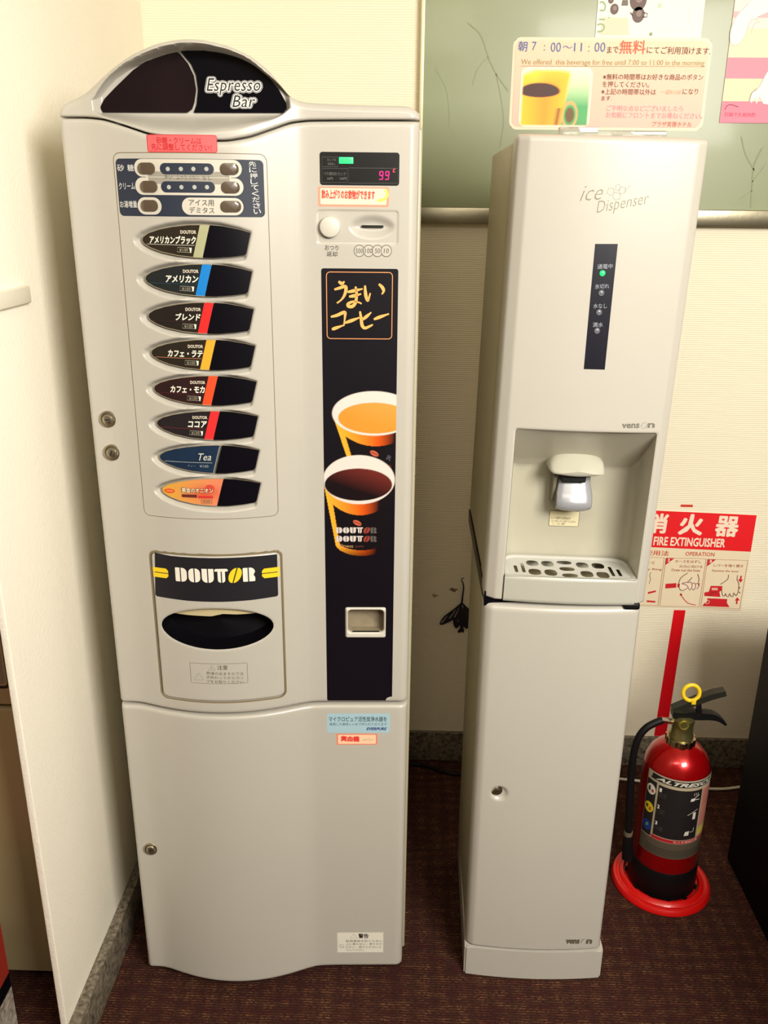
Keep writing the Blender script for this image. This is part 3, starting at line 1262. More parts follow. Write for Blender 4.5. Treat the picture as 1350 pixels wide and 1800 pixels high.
digit9(670, 308.5, 0.0115, 0.0050, LED)
digit9(680.5, 308.5, 0.0115, 0.0050, LED)
digit9(693, 300, 0.0040, 0.0030, LEDR, 'adef')

# --- sticker under the display
pr = Print(surf1, P1)
a, c = P1(559, 363), P1(684, 329)
pr.poly(rrect(a[0], c[0], a[1], c[1], 0.003), (240, 150, 124), 1)
pr.poly(rrect(a[0] + 0.004, c[0] - 0.004, a[1] + 0.0035, c[1] - 0.0025, 0.002), (248, 218, 190), 2)
pr.text('飲み上がりのお飲物ができます', (565, 341), (659, 343), 17, (226, 74, 58), 3, 0.05)
pr.pl([(678, 333), (681, 342), (676, 350), (664, 353)], 0.0045, (228, 206, 90), 3, curve=5)
pr.done('notice_sticker', M1)

# --- coin plate
slot = P1(655, 398)
box('coin_slot', slot[0] - 0.0175, slot[0] + 0.0175, 0.0036, 0.010, slot[1] - 0.0017, slot[1] + 0.0017, DARK, M1, bev=0.0006)
p = P1(580, 397.5)
lathe('return_lever', [(0.0165, -0.002), (0.0165, 0.006), (0.0155, 0.0085), (0.0125, 0.0098), (0.0, 0.0104)], WHITE, M1, 40, facing(p[0], 0.0, p[1] - 0.001))
pr = Print(surf1, P1)
DK = (52, 44, 36)
pr.text('おつり', (571, 435), (595, 436), 9, DK, 1, 0.012)
pr.text('返却', (574, 446), (593, 447), 9, DK, 1, 0.012)
pr.done('lever_lettering', M1)
pr = Print(surf1, P1)
for k, (s_, x) in enumerate((('500', 631.5), ('100', 648), ('50', 663.5), ('10', 679))):
    q_ = P1(x, 441)
    pr.poly(ellipse(q_[0], q_[1], 0.0085, 0.0090, 28), (190, 185, 174), 1 + k)
    pr.line(ellipse(q_[0], q_[1], 0.0085, 0.0090, 28), 0.0009, DK, 1.3 + k, True)
    wd_ = 6.5 if len(s_) == 3 else 4.5
    pr.text(s_, (x - wd_, 441), (x + wd_, 441), 8.5, DK, 1.4 + k, 0.0, 0.1)
pr.done('coin_lettering', M1)

# --- printed strip with two cups
SU0, SU1, SZ0, SZ1 = 0.4025, 0.5290, 0.7065, 1.5200
strip = rrect(SU0, SU1, SZ0, SZ1, 0.004)
notch = [(0.5165, 0.70), (0.5165, 0.708), (0.519, 0.7125), (0.525, 0.7150), (0.54, 0.7150), (0.54, 0.70)]
retn = rrect(0.4385, 0.5150, 0.8440, 0.9075, 0.004)


def conv_arr(px, py):
    return P1(px, py)


def paint_strip(U, Z):
    C = np.tile(np.array(lin((14, 11, 20))), (len(U), 1))

    def ell(cx, cy, rx, ry, px=True):
        a = P1(cx, cy)
        kx = abs(P1(cx + rx, cy)[0] - a[0])
        kz = abs(P1(cx, cy - ry)[1] - a[1])
        return ((U - a[0]) / kx) ** 2 + ((Z - a[1]) / kz) ** 2, (U - a[0]) / kx, (Z - a[1]) / kz

    def mix(mask, col):
        mk = np.clip(mask, 0, 1)[:, None]
        C[:] = C * (1 - mk) + np.array(col) * mk

    def soft(d, k=9.0):
        return np.clip((1 - np.sqrt(np.maximum(d, 0))) * k * 4 + 0.5, 0, 1)

    def cup(cx, cy, rx, ry, bot_cx, bot_cy, bot_rx, bot_ry, liquid, lit, rimw, labels):
        # body: from rim ellipse down to the bottom ellipse
        zt, zb = P1(cx, cy)[1], P1(bot_cx, bot_cy)[1]
        t = np.clip((zt - Z) / (zt - zb), 0, 1.2)
        ct = P1(cx, cy)[0] * (1 - t) + P1(bot_cx, bot_cy)[0] * t
        rt = abs(P1(cx + rx, cy)[0] - P1(cx, cy)[0]) * (1 - t) + abs(P1(bot_cx + bot_rx, bot_cy)[0] - P1(bot_cx, bot_cy)[0]) * t
        s_ = (U - ct) / rt
        bulg = abs(P1(bot_cx, bot_cy + bot_ry)[1] - zb)
        inside = (np.abs(s_) < 1) & (Z < zt) & (Z > zb - bulg * np.sqrt(np.clip(1 - s_ ** 2, 0, 1)))
        g = np.clip((s_ + 1) / 2, 0, 1)
        o1, o2, o3 = np.array(lin((246, 176, 52))), np.array(lin((214, 84, 20))), np.array(lin((20, 12, 18)))
        k1, k2 = lit
        col = np.where((g < k1)[:, None], o1 + (o2 - o1) * (g / k1)[:, None], o2 + (o3 - o2) * np.clip((g - k1) / (k2 - k1), 0, 1)[:, None])
        fade = np.clip((Z - (zb - bulg)) / 0.02, 0, 1)[:, None]
        col = col * (0.25 + 0.75 * fade)
        mk = inside[:, None]
        C[:] = np.where(mk, col, C)
        # black label on the body
        sq = np.sqrt(np.clip(1 - s_ ** 2, 0, 1))
        ryz = abs(P1(cx, cy - ry)[1] - P1(cx, cy)[1])
        lab = inside & (s_ > -0.84) & (Z < zt - ryz * sq - labels) & (Z > zb - bulg * sq + 0.011)
        C[lab] = np.array(lin((16, 12, 18)))
        d, _, _ = ell(cx, cy, rx, ry)
        mix(soft(d), lin((226, 214, 206)))
        d2, ex, ez = ell(cx + liquid[4], cy + liquid[0], rx * liquid[1], ry * liquid[2])
        lc = np.array(lin(liquid[3]))
        lc2 = np.array(lin(liquid[5]))
        e_ = np.clip(ez * 0.5 + ex * 0.35 + 0.2, 0, 1)[:, None]
        mk = soft(d2)[:, None]
        C[:] = C * (1 - mk) + (lc * (1 - e_) + lc2 * e_) * mk
    cup(657, 727, 73, 39.5, 662, 810, 50, 20, (8, 0.87, 0.69, (222, 146, 52), 1, (232, 160, 76)), (0.55, 0.78), 3, 0.019)
    cup(631, 843.5, 63, 43.5, 635, 957, 45, 20, (8.5, 0.94, 0.655, (22, 12, 16), -1, (120, 44, 36)), (0.55, 0.80), 3, 0.021)
    return C


stp = patch('poster_strip', strip, lambda a, b_: -bulge(a) - 0.0004, INKG, M1, h=0.0011, holes=(notch, rrect(0.442, 0.512, 0.848, 0.904, 0.004)), paint=paint_strip)
pr = Print(lambda V: surf1(V, lambda a, b_: -bulge(a) - 0.0004), P1)
fr = [(573, 479), (690, 479), (690, 595), (575, 595)]
a, c = P1(573, 595), P1(690, 479)
pr.line(rrect(a[0] + .002, c[0], a[1], c[1], 0.006), 0.0013, (222, 148, 92), 1, True)
BR = (236, 176, 92)


def brush(pts, w0):
    """a brush stroke that swells and thins"""
    P = catmull([P1(530 + x / 5.627, 460 + y / 5.625) for x, y in pts], 6)
    n = len(P)
    L_, R_ = [], []
    for i in range(n):
        t = P[min(i + 1, n - 1)] - P[max(i - 1, 0)]
        t = t / (np.linalg.norm(t) + 1e-12)
        k = i / (n - 1)
        ww = w0 * (0.55 + 0.6 * math.sin(math.pi * min(1, k * 1.1 + 0.05)))
        nn_ = np.array([-t[1], t[0]]) * ww / 2
        L_.append(P[i] + nn_)
        R_.append(P[i] - nn_)
    pr.raw(L_ + R_, [(i, i + 1, n + i + 1, n + i) for i in range(n - 1)], BR, 2)


bw = 0.0048
for st in (
    [(365, 195), (400, 215), (425, 195)], [(325, 275), (370, 262), (430, 245), (440, 275), (425, 330), (395, 375), (350, 410)],
    [(455, 300), (530, 285), (605, 268)], [(470, 345), (530, 335), (590, 318)], [(535, 245), (545, 320), (535, 400), (505, 440), (465, 440), (462, 415), (510, 395), (560, 400), (595, 415)],
    [(628, 235), (632, 300), (640, 350), (658, 385), (680, 310)], [(765, 220), (800, 255), (812, 290), (795, 322)],
    [(290, 545), (350, 530), (425, 500), (430, 540), (420, 630)], [(300, 670), (340, 655), (425, 625)], [(430, 605), (500, 580), (580, 550)],
    [(578, 490), (590, 560), (600, 630), (630, 655), (690, 630), (705, 620)], [(600, 575), (645, 540), (690, 500)], [(715, 570), (780, 545), (865, 515)]):
    brush(st, bw)
pr.done('title_lettering', stp)
pr = Print(lambda V: surf1(V, lambda a, b_: -bulge(a) - 0.0004), P1)
# cup mark
k0 = P1(591, 933)
k1 = P1(662, 933)
for k, yy in enumerate((932, 947)):
    zz = P1(627, yy)[1]
    logo(pr, k0[0], k1[0], zz, 0.0115, (206, 196, 190), (176, 66, 46), None, ly=2,
         fade=lambda q_, c_: tuple(int(v * (1.0, 1, 1, 1, 0.8, 0.4)[q_]) for v in c_))
for (x, y) in ((628, 919), (658, 797)):
    if x == 658:
        pr.text('Finest', (597, 958.5), (621, 960), 5, (206, 160, 110), 2)
        pr.text('Quality', (624, 961), (640, 960), 5, (100, 50, 40), 2)
        pr.done('cup_lettering', stp)
        pr = Print(lambda V: surf1(V, lambda a, b_: -bulge(a) - 0.0004), P1)
    p = P1(x, y)
    pr.poly(ellipse(p[0], p[1], 0.0085, 0.0045, 20, -0.5), (196, 86, 56), 2)
    pr.line([(p[0] - 0.007, p[1] + 0.003), (p[0], p[1] + 0.0002), (p[0] + 0.007, p[1] - 0.003)], 0.0011, (60, 20, 20), 3)
pr.text('R', (680, 803), (688, 807), 9, (60, 56, 66), 2, 0.06)
pr.done('cup_lettering', stp)

# --- coin return
a = patch('coin_return', retn, lambda x, y: -0.0005 - 0.004 * sstep(-sdf(retn, x, y) / 0.003) * sstep(sdf(rrect(0.4435, 0.511, 0.8560, 0.9030, 0.007), x, y) / 0.003 + 0.4),
          WHITE, M1, h=0.0012, holes=(rrect(0.4435, 0.511, 0.8560, 0.9030, 0.007),), skirt=0.006)
pk = rrect(0.4435, 0.511, 0.8560, 0.9030, 0.007)
Vs, Fs = [], []
for s_, dd, dzz in ((1.0, -0.001, 0), (1.0, 0.022, 0.0), (0.0, 0.026, 0)):
    for (x, y) in pk:
        Vs.append((0.477 + (x - 0.477) * s_, dd, 0.8795 + (y - 0.8795) * s_))
n_ = len(pk)
for r in range(2):
    for i in range(n_):
        Fs.append((r * n_ + i, r * n_ + (i + 1) % n_, (r + 1) * n_ + (i + 1) % n_, (r + 1) * n_ + i))
mesh('return_pocket', Vs, Fs, mat('smoked taupe', (138, 126, 104), 0.35, var=0.2, vscale=60), a, angle=30)

# --- stickers of the lower door
pr = Print(surf1, P1)
a, c = P1(575, 1288), P1(686, 1254)
pr.poly(rrect(a[0], c[0], a[1], c[1], 0.003), (164, 196, 208), 1)
TL_ = (26, 60, 66)
pr.text('マイクロピュア活性炭浄水器を', (578, 1264), (680, 1264), 9, TL_, 2, 0.012)
pr.text('使用した美味しい水で作られております', (579, 1273), (680, 1273), 5, TL_, 2)
pr.text('EVERPURE', (644, 1281), (680, 1281), 5, (28, 56, 120), 2, 0.04, 0.3)
pr.done('water_sticker', M1)
pr = Print(surf1, P1)
a, c = P1(592, 1309), P1(663, 1290)
pr.poly(rrect(a[0], c[0], a[1], c[1], 0.002), (240, 120, 96), 1)
pr.poly(rrect(a[0] + 0.0025, c[0] - 0.0025, a[1] + 0.002, c[1] - 0.002, 0.0015), (246, 206, 170), 2)
pr.text('実由機', (599, 1298), (632, 1299), 10, (224, 60, 50), 3, 0.06)
pr.pl([(637, 1301), (645, 1300), (650, 1297), (648, 1302), (656, 1299)], 0.0007, (120, 70, 56), 3)
pr.done('small_red_sticker', M1)
pr = Print(surf1, P1)
a, c = P1(592, 1675), P1(675, 1638)
pr.poly(rrect(a[0], c[0], a[1], c[1], 0.002), (232, 228, 214), 1)
pr.line(rrect(a[0] + .0008, c[0] - .0008, a[1] + .0008, c[1] - .0008, 0.002), 0.0006, (90, 80, 60), 2, True)
pr.pl([(616, 1649), (622, 1641), (628, 1649)], 0.0007, (60, 52, 40), 2, True)
pr.text('警告', (630, 1645), (648, 1645), 8, (40, 34, 28), 2, 0.03)
for k, s_ in enumerate(('転倒事故を防ぐために', '上に乗らない。寄りかか', 'らない。揺さぶらないよ', 'うにしてください。')):
    pr.text(s_, (608, 1654 + k * 5.2), ((672, 672, 670, 640)[k], 1654 + k * 5.2), 4, (60, 52, 40), 2)
pr.line(ellipse(*P1(600.5, 1663), 0.0055, 0.0045, 18), 0.0006, (90, 80, 60), 2, True)
pr.pl([(597, 1661), (604, 1666)], 0.0006, (90, 80, 60), 2)
pr.done('warning_sticker', M1)


# --- locks
def lock(parent, px, py, r, conv, base, key_angle=0.0, deep=False):
    p = conv(px, py)
    M = facing(p[0], base, p[1])
    o = lathe('lock', [(r * 1.0, -0.002), (r * 1.0, 0.002), (r * 0.93, 0.0035), (r * 0.80, 0.0038), (r * 0.74, 0.0022), (r * 0.70, 0.0020), (r * 0.55, 0.0060), (r * 0.40, 0.0066), (0.0, 0.0068)], NICKEL, parent, 32, M)
    b2 = box('keyhole', -0.0042, 0.0042, -0.0009, 0.0009, 0.0060, 0.0072, DARK, o, mtx=M @ Matrix.Rotation(key_angle, 4, 'Z'))
    return o


for (x, y, ka) in ((190, 736.5, 0.0), (197, 795, 1.2)):
    p = P1(x, y)
    lock(M1, x, y, 0.0148, P1, float(-bulge(p[0])), ka)
p = P1(265, 1491.5)
lock(M1, 265, 1491.5, 0.0145, P1, float(-bulge(p[0])), 0.6)

# ================================================================== ICE DISPENSER
M2T = thing('ice_dispenser', 'narrow cream ice dispenser with drip tray and black indicator strip, right of the coffee machine', 'ice dispenser', (M2[0], M2[1], 0))
W2 = 0.303


def w2(u):
    u = np.asarray(u, float)
    return 0.011 * (2 * u / W2 - 1) ** 2 - 0.003 + np.maximum(0, 0.020 - u) * 0.55 + np.maximum(0, u - (W2 - 0.018)) * 0.55 + er(u, 0.006) + er(W2 - u, 0.006)


def surf2(V, off=0.0):
    A = np.array(V, float).reshape(-1, 3)
    return np.stack([A[:, 0], w2(A[:, 0]) + off - A[:, 2], A[:, 1]], 1)


def P2s(px, py):
    w = 0.0
    for _ in range(6):
        p = P2(px, py, w)
        w = float(w2(min(max(p[0], 0.02), 0.28)))
    return p


cover_o = rrect(0.0, W2, 0.9205, 1.7240, 0.0045, 4)
cover_h = [(0.0340, 0.90), (0.2805, 0.90), (0.2805, 1.2480), (0.2785, 1.2500), (0.0360, 1.2500), (0.0340, 1.2480)]


def w_cover(a, b_):
    return w2(a) + er(1.724 - b_, 0.010) + er(b_ - 0.9205, 0.004) + 0.5 * er(sdf(cover_h, a, b_), 0.004)


patch('front_cover', cover_o, w_cover, PLASTIC2, M2T, h=0.0024, holes=(cover_h,), skirt=0.035)
box('upper_housing', 0.003, W2 - 0.003, 0.118, 0.485, 0.934, 1.718, SIDE, M2T, bev=0.006)
bm = bmesh.new()
add_box(bm, 0.003, 0.0325, 0.030, 0.125, 0.934, 1.262)
add_box(bm, 0.2825, W2 - 0.003, 0.030, 0.125, 0.934, 1.262)
add_box(bm, 0.003, W2 - 0.003, 0.030, 0.125, 1.256, 1.718, 0.006)
bm_obj('side_panel', bm, SIDE, M2T)
# recess
pts = [(0.0345, 0.006)]
for k in range(9):
    a = math.radians(180 - 90 * k / 8)
    pts.append((0.0345 + 0.03 + 0.03 * math.cos(a), 0.080 + 0.03 * math.sin(a)))
for k in range(1, 9):
    pts.append((0.0645 + (0.2495 - 0.0645) * k / 9, 0.110))
for k in range(9):
    a = math.radians(90 - 90 * k / 8)
    pts.append((0.2800 - 0.03 + 0.03 * math.cos(a), 0.080 + 0.03 * math.sin(a)))
pts.append((0.2800, 0.006))
zs = [0.935, 0.98, 1.05, 1.10, 1.14, 1.150, 1.1565, 1.1605, 1.166, 1.18, 1.20, 1.22, 1.24, 1.2495]
Vs, Fs = [], []
for z in zs:
    lim = 0.110 if z < 1.155 else 0.110 - (z - 1.155) / (1.2495 - 1.155) * 0.104
    if 1.148 < z < 1.162:
        lim -= 0.002
    for (a, b_) in pts:
        Vs.append((a, min(b_, lim), z))
n = len(pts)
for r in range(len(zs) - 1):
    for i in range(n - 1):
        Fs.append((r * n + i, r * n + i + 1, (r + 1) * n + i + 1, (r + 1) * n + i))
mesh('recess_liner', Vs, Fs, mat('recess liner', (180, 176, 158), 0.3, coat=0.2, var=0.08, vscale=9), M2T, angle=60)
# drip tray
tr = []
tr += [(0.0352, -0.003), (0.2790, -0.003), (0.2790, 0.070)]
tr += [(0.2790 - 0.032 + 0.032 * math.cos(math.radians(a)), 0.072 + 0.032 * math.sin(math.radians(a))) for a in range(10, 91, 16)]
tr += [(0.0352 + 0.032 + 0.032 * math.cos(math.radians(a)), 0.072 + 0.032 * math.sin(math.radians(a))) for a in range(90, 171, 16)]
tr += [(0.0352, 0.070)]
hs = []
for (x, y, a, b_) in ((0.0949, 0.0705, 0.0118, 0.0135), (0.1240, 0.0705, 0.0118, 0.0135), (0.1572, 0.0790, 0.0145, 0.0085), (0.1905, 0.0695, 0.0118, 0.0135), (0.2205, 0.0690, 0.0118, 0.0135),
                      (0.0941, 0.0285, 0.0118, 0.0145), (0.1240, 0.0280, 0.0118, 0.0145), (0.1578, 0.0480, 0.0145, 0.0088), (0.1583, 0.0175, 0.0148, 0.0088), (0.1915, 0.0270, 0.0118, 0.0145), (0.2212, 0.0255, 0.0118, 0.0145)):
    P = []
    for k in range(20):
        t = 2 * math.pi * k / 20
        c_, s_ = math.cos(t), math.sin(t)
        P.append((x + a * math.copysign(abs(c_) ** 0.75, c_), y + b_ * math.copysign(abs(s_) ** 0.75, s_)))
    hs.append(P)
for (x, y, t, hh) in ((0.0600, 0.0400, 0.10, 0.016), (0.0740, 0.0460, 0.06, 0.022), (0.2410, 0.0440, -0.02, 0.022), (0.2545, 0.0390, -0.04, 0.016)):
    hs.append([(x + p[0], y + p[1]) for p in rrect(-0.0032, 0.0032, -hh, hh, 0.0025, 3)])
TRAY = mat('drip tray plastic', (196, 196, 190), 0.35)
tray = patch('drip_tray', [(0.0350, 0.9210), (0.2792, 0.9210), (0.2792, 0.9735), (0.0350, 0.9735)],
             lambda a, b_: w2(np.clip(a, 0.021, 0.28)) - 0.004 + er(0.9735 - b_, 0.003) + er(b_ - 0.921, 0.003), mat('drip tray front', (178, 177, 166), 0.35), M2T, h=0.004, skirt=0.0055)
lipo = [(x, y + (float(w2(x)) - 0.002 if y < 0 else 0)) for x, y in tr]


def w_grate(a, b_):
    d = -sdf(tr, a, b_)
    h = 0.9735 - 0.0035 * sstep((d - 0.004) / 0.003)
    return h


patch('grate', [(x, y) for x, y in tr], w_grate, TRAY, tray, h=0.0016, holes=hs, skirt=0.0, place=lambda a, wv, b_: (a, b_, wv))
# give the grate thickness with a second lower sheet
box('tray_well', 0.040, 0.275, 0.004, 0.100, 0.925, 0.952, mat('tray well', (130, 120, 92), 0.5), tray)
# spout hood, nozzle, lever
hood_o = catmull([(0.1080, 1.1620), (0.1090, 1.1740), (0.1200, 1.1860), (0.1400, 1.1930), (0.1580, 1.1945), (0.1800, 1.1920), (0.1980, 1.1850), (0.2075, 1.1780), (0.2095, 1.1640), (0.2060, 1.1590), (0.1800, 1.1555), (0.1560, 1.1545), (0.1300, 1.1560), (0.1110, 1.1590)], 3)
Vs, Fs = [], []
cx, cz = 0.158, 1.168
nn = len(hood_o)
for s_, ww, dz in ((1.0, 0.111, 0), (1.0, 0.060, 0), (0.985, 0.052, 0), (0.94, 0.046, -0.0006), (0.85, 0.042, -0.001), (0.6, 0.0385, -0.001), (0.0, 0.037, -0.001)):
    for p in hood_o:
        Vs.append((cx + (p[0] - cx) * s_, ww - 0.0 + max(0, p[1] - 1.16) * 0.9 * (1 if ww < 0.1 else 0) * s_, cz + (p[1] - cz) * s_ + dz))
for r in range(6):
    for i in range(nn):
        Fs.append((r * nn + i, r * nn + (i + 1) % nn, (r + 1) * nn + (i + 1) % nn, (r + 1) * nn + i))
sph = mesh('spout_hood', Vs, Fs, mat('hood plastic', (188, 186, 170), 0.35, coat=0.1), M2T, angle=60)
box('nozzle', 0.132, 0.178, 0.058, 0.108, 1.138, 1.158, DARK, sph, bev=0.004)
Vs, Fs = [], []
prof = [(0.078, 1.158), (0.076, 1.146), (0.070, 1.132), (0.060, 1.115), (0.054, 1.103), (0.052, 1.095), (0.054, 1.089), (0.060, 1.085)]
xs = [0.1285, 0.1300, 0.140, 0.158, 0.176, 0.1855, 0.1870]
for i, (ww, z) in enumerate(prof):
    for j, x in enumerate(xs):
        k = abs(x - 0.158) / 0.029
        sc = 1.0 + (0.06 if i > 2 else -0.05)
        Vs.append((0.158 + (x - 0.158) * sc + 0.002, ww + 0.006 * k ** 6 + (0.0), z + (0.003 * k * k if i > 5 else 0)))
m_ = len(xs)
for i in range(len(prof) - 1):
    for j in range(m_ - 1):
        Fs.append((i * m_ + j, i * m_ + j + 1, (i + 1) * m_ + j + 1, (i + 1) * m_ + j))
lev = mesh('ice_lever', Vs, Fs, mat('pale lever', (160, 162, 168), 0.3, 0.2, coat=0.3), M2T, angle=70)
md = lev.modifiers.new('thickness', 'SOLIDIFY')
md.thickness = 0.003
bm = bmesh.new()
q = [(0.050 + 0.056, 1.162), (0.075, 1.158), (0.072, 1.140), (0.078, 1.095), (0.106, 1.090)]
for x in (0.121, 0.1265):
    vs = [bm.verts.new((x, a, b_)) for a, b_ in q]
    bm.faces.new(vs)
bm.verts.ensure_lookup_table()
for i in range(5):
    bm.faces.new([bm.verts[i], bm.verts[(i + 1) % 5], bm.verts[5 + (i + 1) % 5], bm.verts[5 + i]])
bm_obj('lever_bracket', bm, mat('grey bracket', (110, 104, 88), 0.5), M2T, smooth=False)
pr = Print(lambda V: np.array([(v[0], 0.1096 - v[2], v[1]) for v in V]), lambda a, b_: P2(a, b_, 0.1096))
pr.poly(rrect(0.1265, 0.1835, 1.0340, 1.0650, 0.002), (214, 204, 168), 1)
pr.line(rrect(0.1265, 0.1835, 1.0340, 1.0650, 0.002), 0.0008, (90, 76, 44), 2, True)
pr.text('レバーを押すと氷が出ます', (969, 910), (1003, 911.5), 4.5, (90, 76, 50), 3, 0.01)
pr.text('コップをレバーに当ててください', (969, 915.5), (1012, 917.5), 4.0, (90, 76, 50), 3, 0.01)
pr.text('ご注意', (970, 920), (993, 921), 3.0, (110, 96, 66), 3)
pr.done('recess_label', M2T)

# indicator strip and lamps
pr = Print(surf2, P2s)
a, c = P2s(1026, 649), P2s(1086, 429)
b0, b1 = P2s(1046, 429), P2s(1063, 650)
pr.poly([a, b1, c, b0], (14, 15, 30), 1)
LG = (150, 156, 166)
pr.text('通電中', (1050, 469), (1077, 468), 8.5, LG, 2, 0.006)
pr.text('氷切れ', (1046, 504), (1071, 503), 8.5, LG, 2, 0.006)
pr.text('水なし', (1043, 538), (1067, 538), 8.5, LG, 2, 0.006)
pr.text('満水', (1042, 571), (1060, 571), 8.5, LG, 2, 0.006)
ist = pr.done('indicator_strip', M2T, m=INKG, cut=0.02)
for k, (x, y) in enumerate(((1059, 480.5), (1057, 515), (1053, 549), (1049.5, 581.5))):
    p = P2s(x, y)
    Mx = facing(p[0], float(w2(p[0])) - 0.0002, p[1])
    if k == 0:
        lathe('indicator_lamp', [(0.0046, 0), (0.0040, 0.0014), (0.0022, 0.0024), (0, 0.0028)], mat('green led', (30, 230, 90), 0.3, emit=(40, 255, 110), estr=1.3), ist, 20, Mx)
    else:
        lathe('indicator_lamp', [(0.0050, 0), (0.0047, 0.0012), (0.0040, 0.0012), (0.0036, 0.0003), (0.0022, 0.0010), (0, 0.0013)], mat('unlit lamp', (110, 112, 120), 0.25, coat=0.5), ist, 20, Mx)
# lettering on the front
GL = (132, 128, 108)
pr = Print(surf2, P2s)
pr.text('ice', (1019, 341), (1060, 338), 26, GL, 1, -0.012, 0.45)
pr.text('Dispenser', (1048, 368), (1141, 351), 27, GL, 1, -0.012, 0.35)
for (x, y, r) in ((1073, 337, .0055), (1084, 345, .006), (1094, 335, .0055), (1086, 330, .0045)):
    p = P2s(x, y)
    pr.line([(p[0] + r * 1.1 * math.cos(t + x), p[1] + r * 1.1 * math.sin(t + x)) for t in (0, 1.2, 2.3, 3.5, 5.0)], 0.0007, GL, 1, True)
pr.pl([(1096, 337), (1109, 326)], 0.0006, GL, 1)
pr.done('script_lettering', M2T, cut=0.02)
pr = Print(surf2, P2s)
pr.text('vens', (1093, 749), (1124, 748.5), 8.5, (112, 110, 100), 1, 0.04)
pr.text('n', (1138, 748), (1151, 748), 8.5, (112, 110, 100), 1, 0.04)
pr.pl([(1126, 751), (1130, 744), (1136, 743)], 0.0008, (112, 110, 100), 1)
pr.pl([(1128, 753), (1134, 753), (1137, 746)], 0.0008, (112, 110, 100), 1)
pr.done('maker_lettering', M2T, cut=0.02)
pr = Print(surf2, P2s)
pr.text('vens', (995, 1655), (1019, 1655), 7.5, (96, 90, 72), 1, 0.04)
pr.text('n', (1031, 1655), (1041, 1655), 7.5, (96, 90, 72), 1, 0.04)
pr.pl([(1021, 1658), (1025, 1651), (1029, 1651)], 0.0008, (96, 90, 72), 1)
pr.done('door_lettering', M2T, cut=0.02)
# lower cabinet
lo = rrect(0.0, 0.2960, 0.0835, 0.9130, 0.008)


def w_lower(a, b_):
    w = 0.011 * (2 * a / 0.296 - 1) ** 2 - 0.002 + np.maximum(0, 0.016 - a) * 0.5 + er(a, 0.010) + er(0.296 - a, 0.010) + er(0.913 - b_, 0.014) + er(b_ - 0.0835, 0.004)
    d = np.sqrt((a - 0.0520) ** 2 + (b_ - 0.4895) ** 2)
    return w + 0.0065 * sstep((0.0185 - d) / 0.008)


dr = patch('cabinet_door', lo, w_lower, PLASTIC2, M2T, h=0.003, skirt=0.026)
pl_ = P2(873.5, 1393)
lock(dr, 873.5, 1393, 0.0125, P2, 0.010, 0.4)
box('cabinet_body', 0.003, 0.293, 0.030, 0.37, 0.075, 0.917, SIDE, M2T, bev=0.004)
bm = bmesh.new()
K = 14
vv = []
for z in (0.004, 0.0805):
    ring = [(0.004, 0.37), (-0.001, 0.02)] + [(-0.001 + 0.3035 * k / K, 0.010 * (2 * k / K - 1) ** 2 - 0.003) for k in range(K + 1)] + [(0.3025, 0.02), (0.298, 0.37)]
    vv.append([bm.verts.new((a, b_, z)) for a, b_ in ring])
n = len(vv[0])
for i in range(n):
    bm.faces.new([vv[0][i], vv[0][(i + 1) % n], vv[1][(i + 1) % n], vv[1][i]])
bm.faces.new(vv[1])
bm.faces.new(vv[0][::-1])
bmesh.ops.bevel(bm, geom=[e for e in bm.edges if abs(e.verts[0].co.z - e.verts[1].co.z) < 1e-4 and e.verts[0].co.z > 0.05] + [e for e in bm.edges if abs(e.verts[0].co.z - e.verts[1].co.z) > 0.01 and e.verts[0].co.y < 0.015 and (e.verts[0].co.x < 0.003 or e.verts[0].co.x > 0.298)], offset=0.004, segments=3, affect='EDGES')
bm_obj('base', bm, PLASTIC2, M2T)
box('foot', 0.02, 0.28, 0.03, 0.35, 0.0, 0.006, DARK, M2T)
box('gasket', 0.0015, 0.2915, 0.016, 0.4855, 0.905, 0.9345, BLACK, M2T)
box('rubber_foot', 0.262, 0.292, 0.003, 0.05, 0.908, 0.9215, RUBBER, M2T, bev=0.004)

# the upper unit leans by a degree
LM = Matrix(((1, 0, LEAN, -0.92 * LEAN), (0, 1, 0, 0), (-LEAN, 0, 1, 0.15 * LEAN), (0, 0, 0, 1)))
for o in list(M2T.children):
    if o.name.split('.')[0] in ('front_cover', 'upper_housing', 'side_panel', 'recess_liner', 'drip_tray', 'spout_hood', 'ice_lever', 'lever_bracket', 'recess_label', 'indicator_strip', 'script_lettering', 'maker_lettering'):
        for q in [o] + list(o.children):
            q.data.transform(LM)

# ================================================================== SIGN CARD ON THE DISPENSER
CY = M2[1] + 0.080
CD0 = thing('notice_card', 'laminated pink notice with a coffee cup photo, standing on top of the ice dispenser', 'sign', (0.863, CY, 1.724))
cz0 = 1.724


def at_card(V):
    return np.array([(v[0] - 0.863, -0.0008 - v[2], v[1] - cz0) for v in V])


PC = lambda a, b_: on_y(a, b_, CY)
fo = [(903, 64), (1248, 68), (1240, 229), (894, 229)]
f0, f1, f2, f3 = [PC(*p) for p in fo]
x0, x1, zz0, zz1 = (f0[0] + f3[0]) / 2, (f1[0] + f2[0]) / 2, (f2[1] + f3[1]) / 2, (f0[1] + f1[1]) / 2
FILM = mat('laminate film', (200, 182, 156), 0.5)
patch('laminate', [(p[0] - 0.863, p[1] - cz0) for p in rrect(x0, x1, zz0, zz1, 0.012)], lambda a, b_: np.zeros(len(a)), FILM, CD0, h=0.006, skirt=0.0012)


def paint_card(U, Z):
    X = U + 0.863
    t = np.clip((Z + cz0 - zz0) / (zz1 - zz0), 0, 1)[:, None]
    C = np.array(lin((232, 160, 146))) * (1 - t) + np.array(lin((234, 182, 152))) * t
    return C


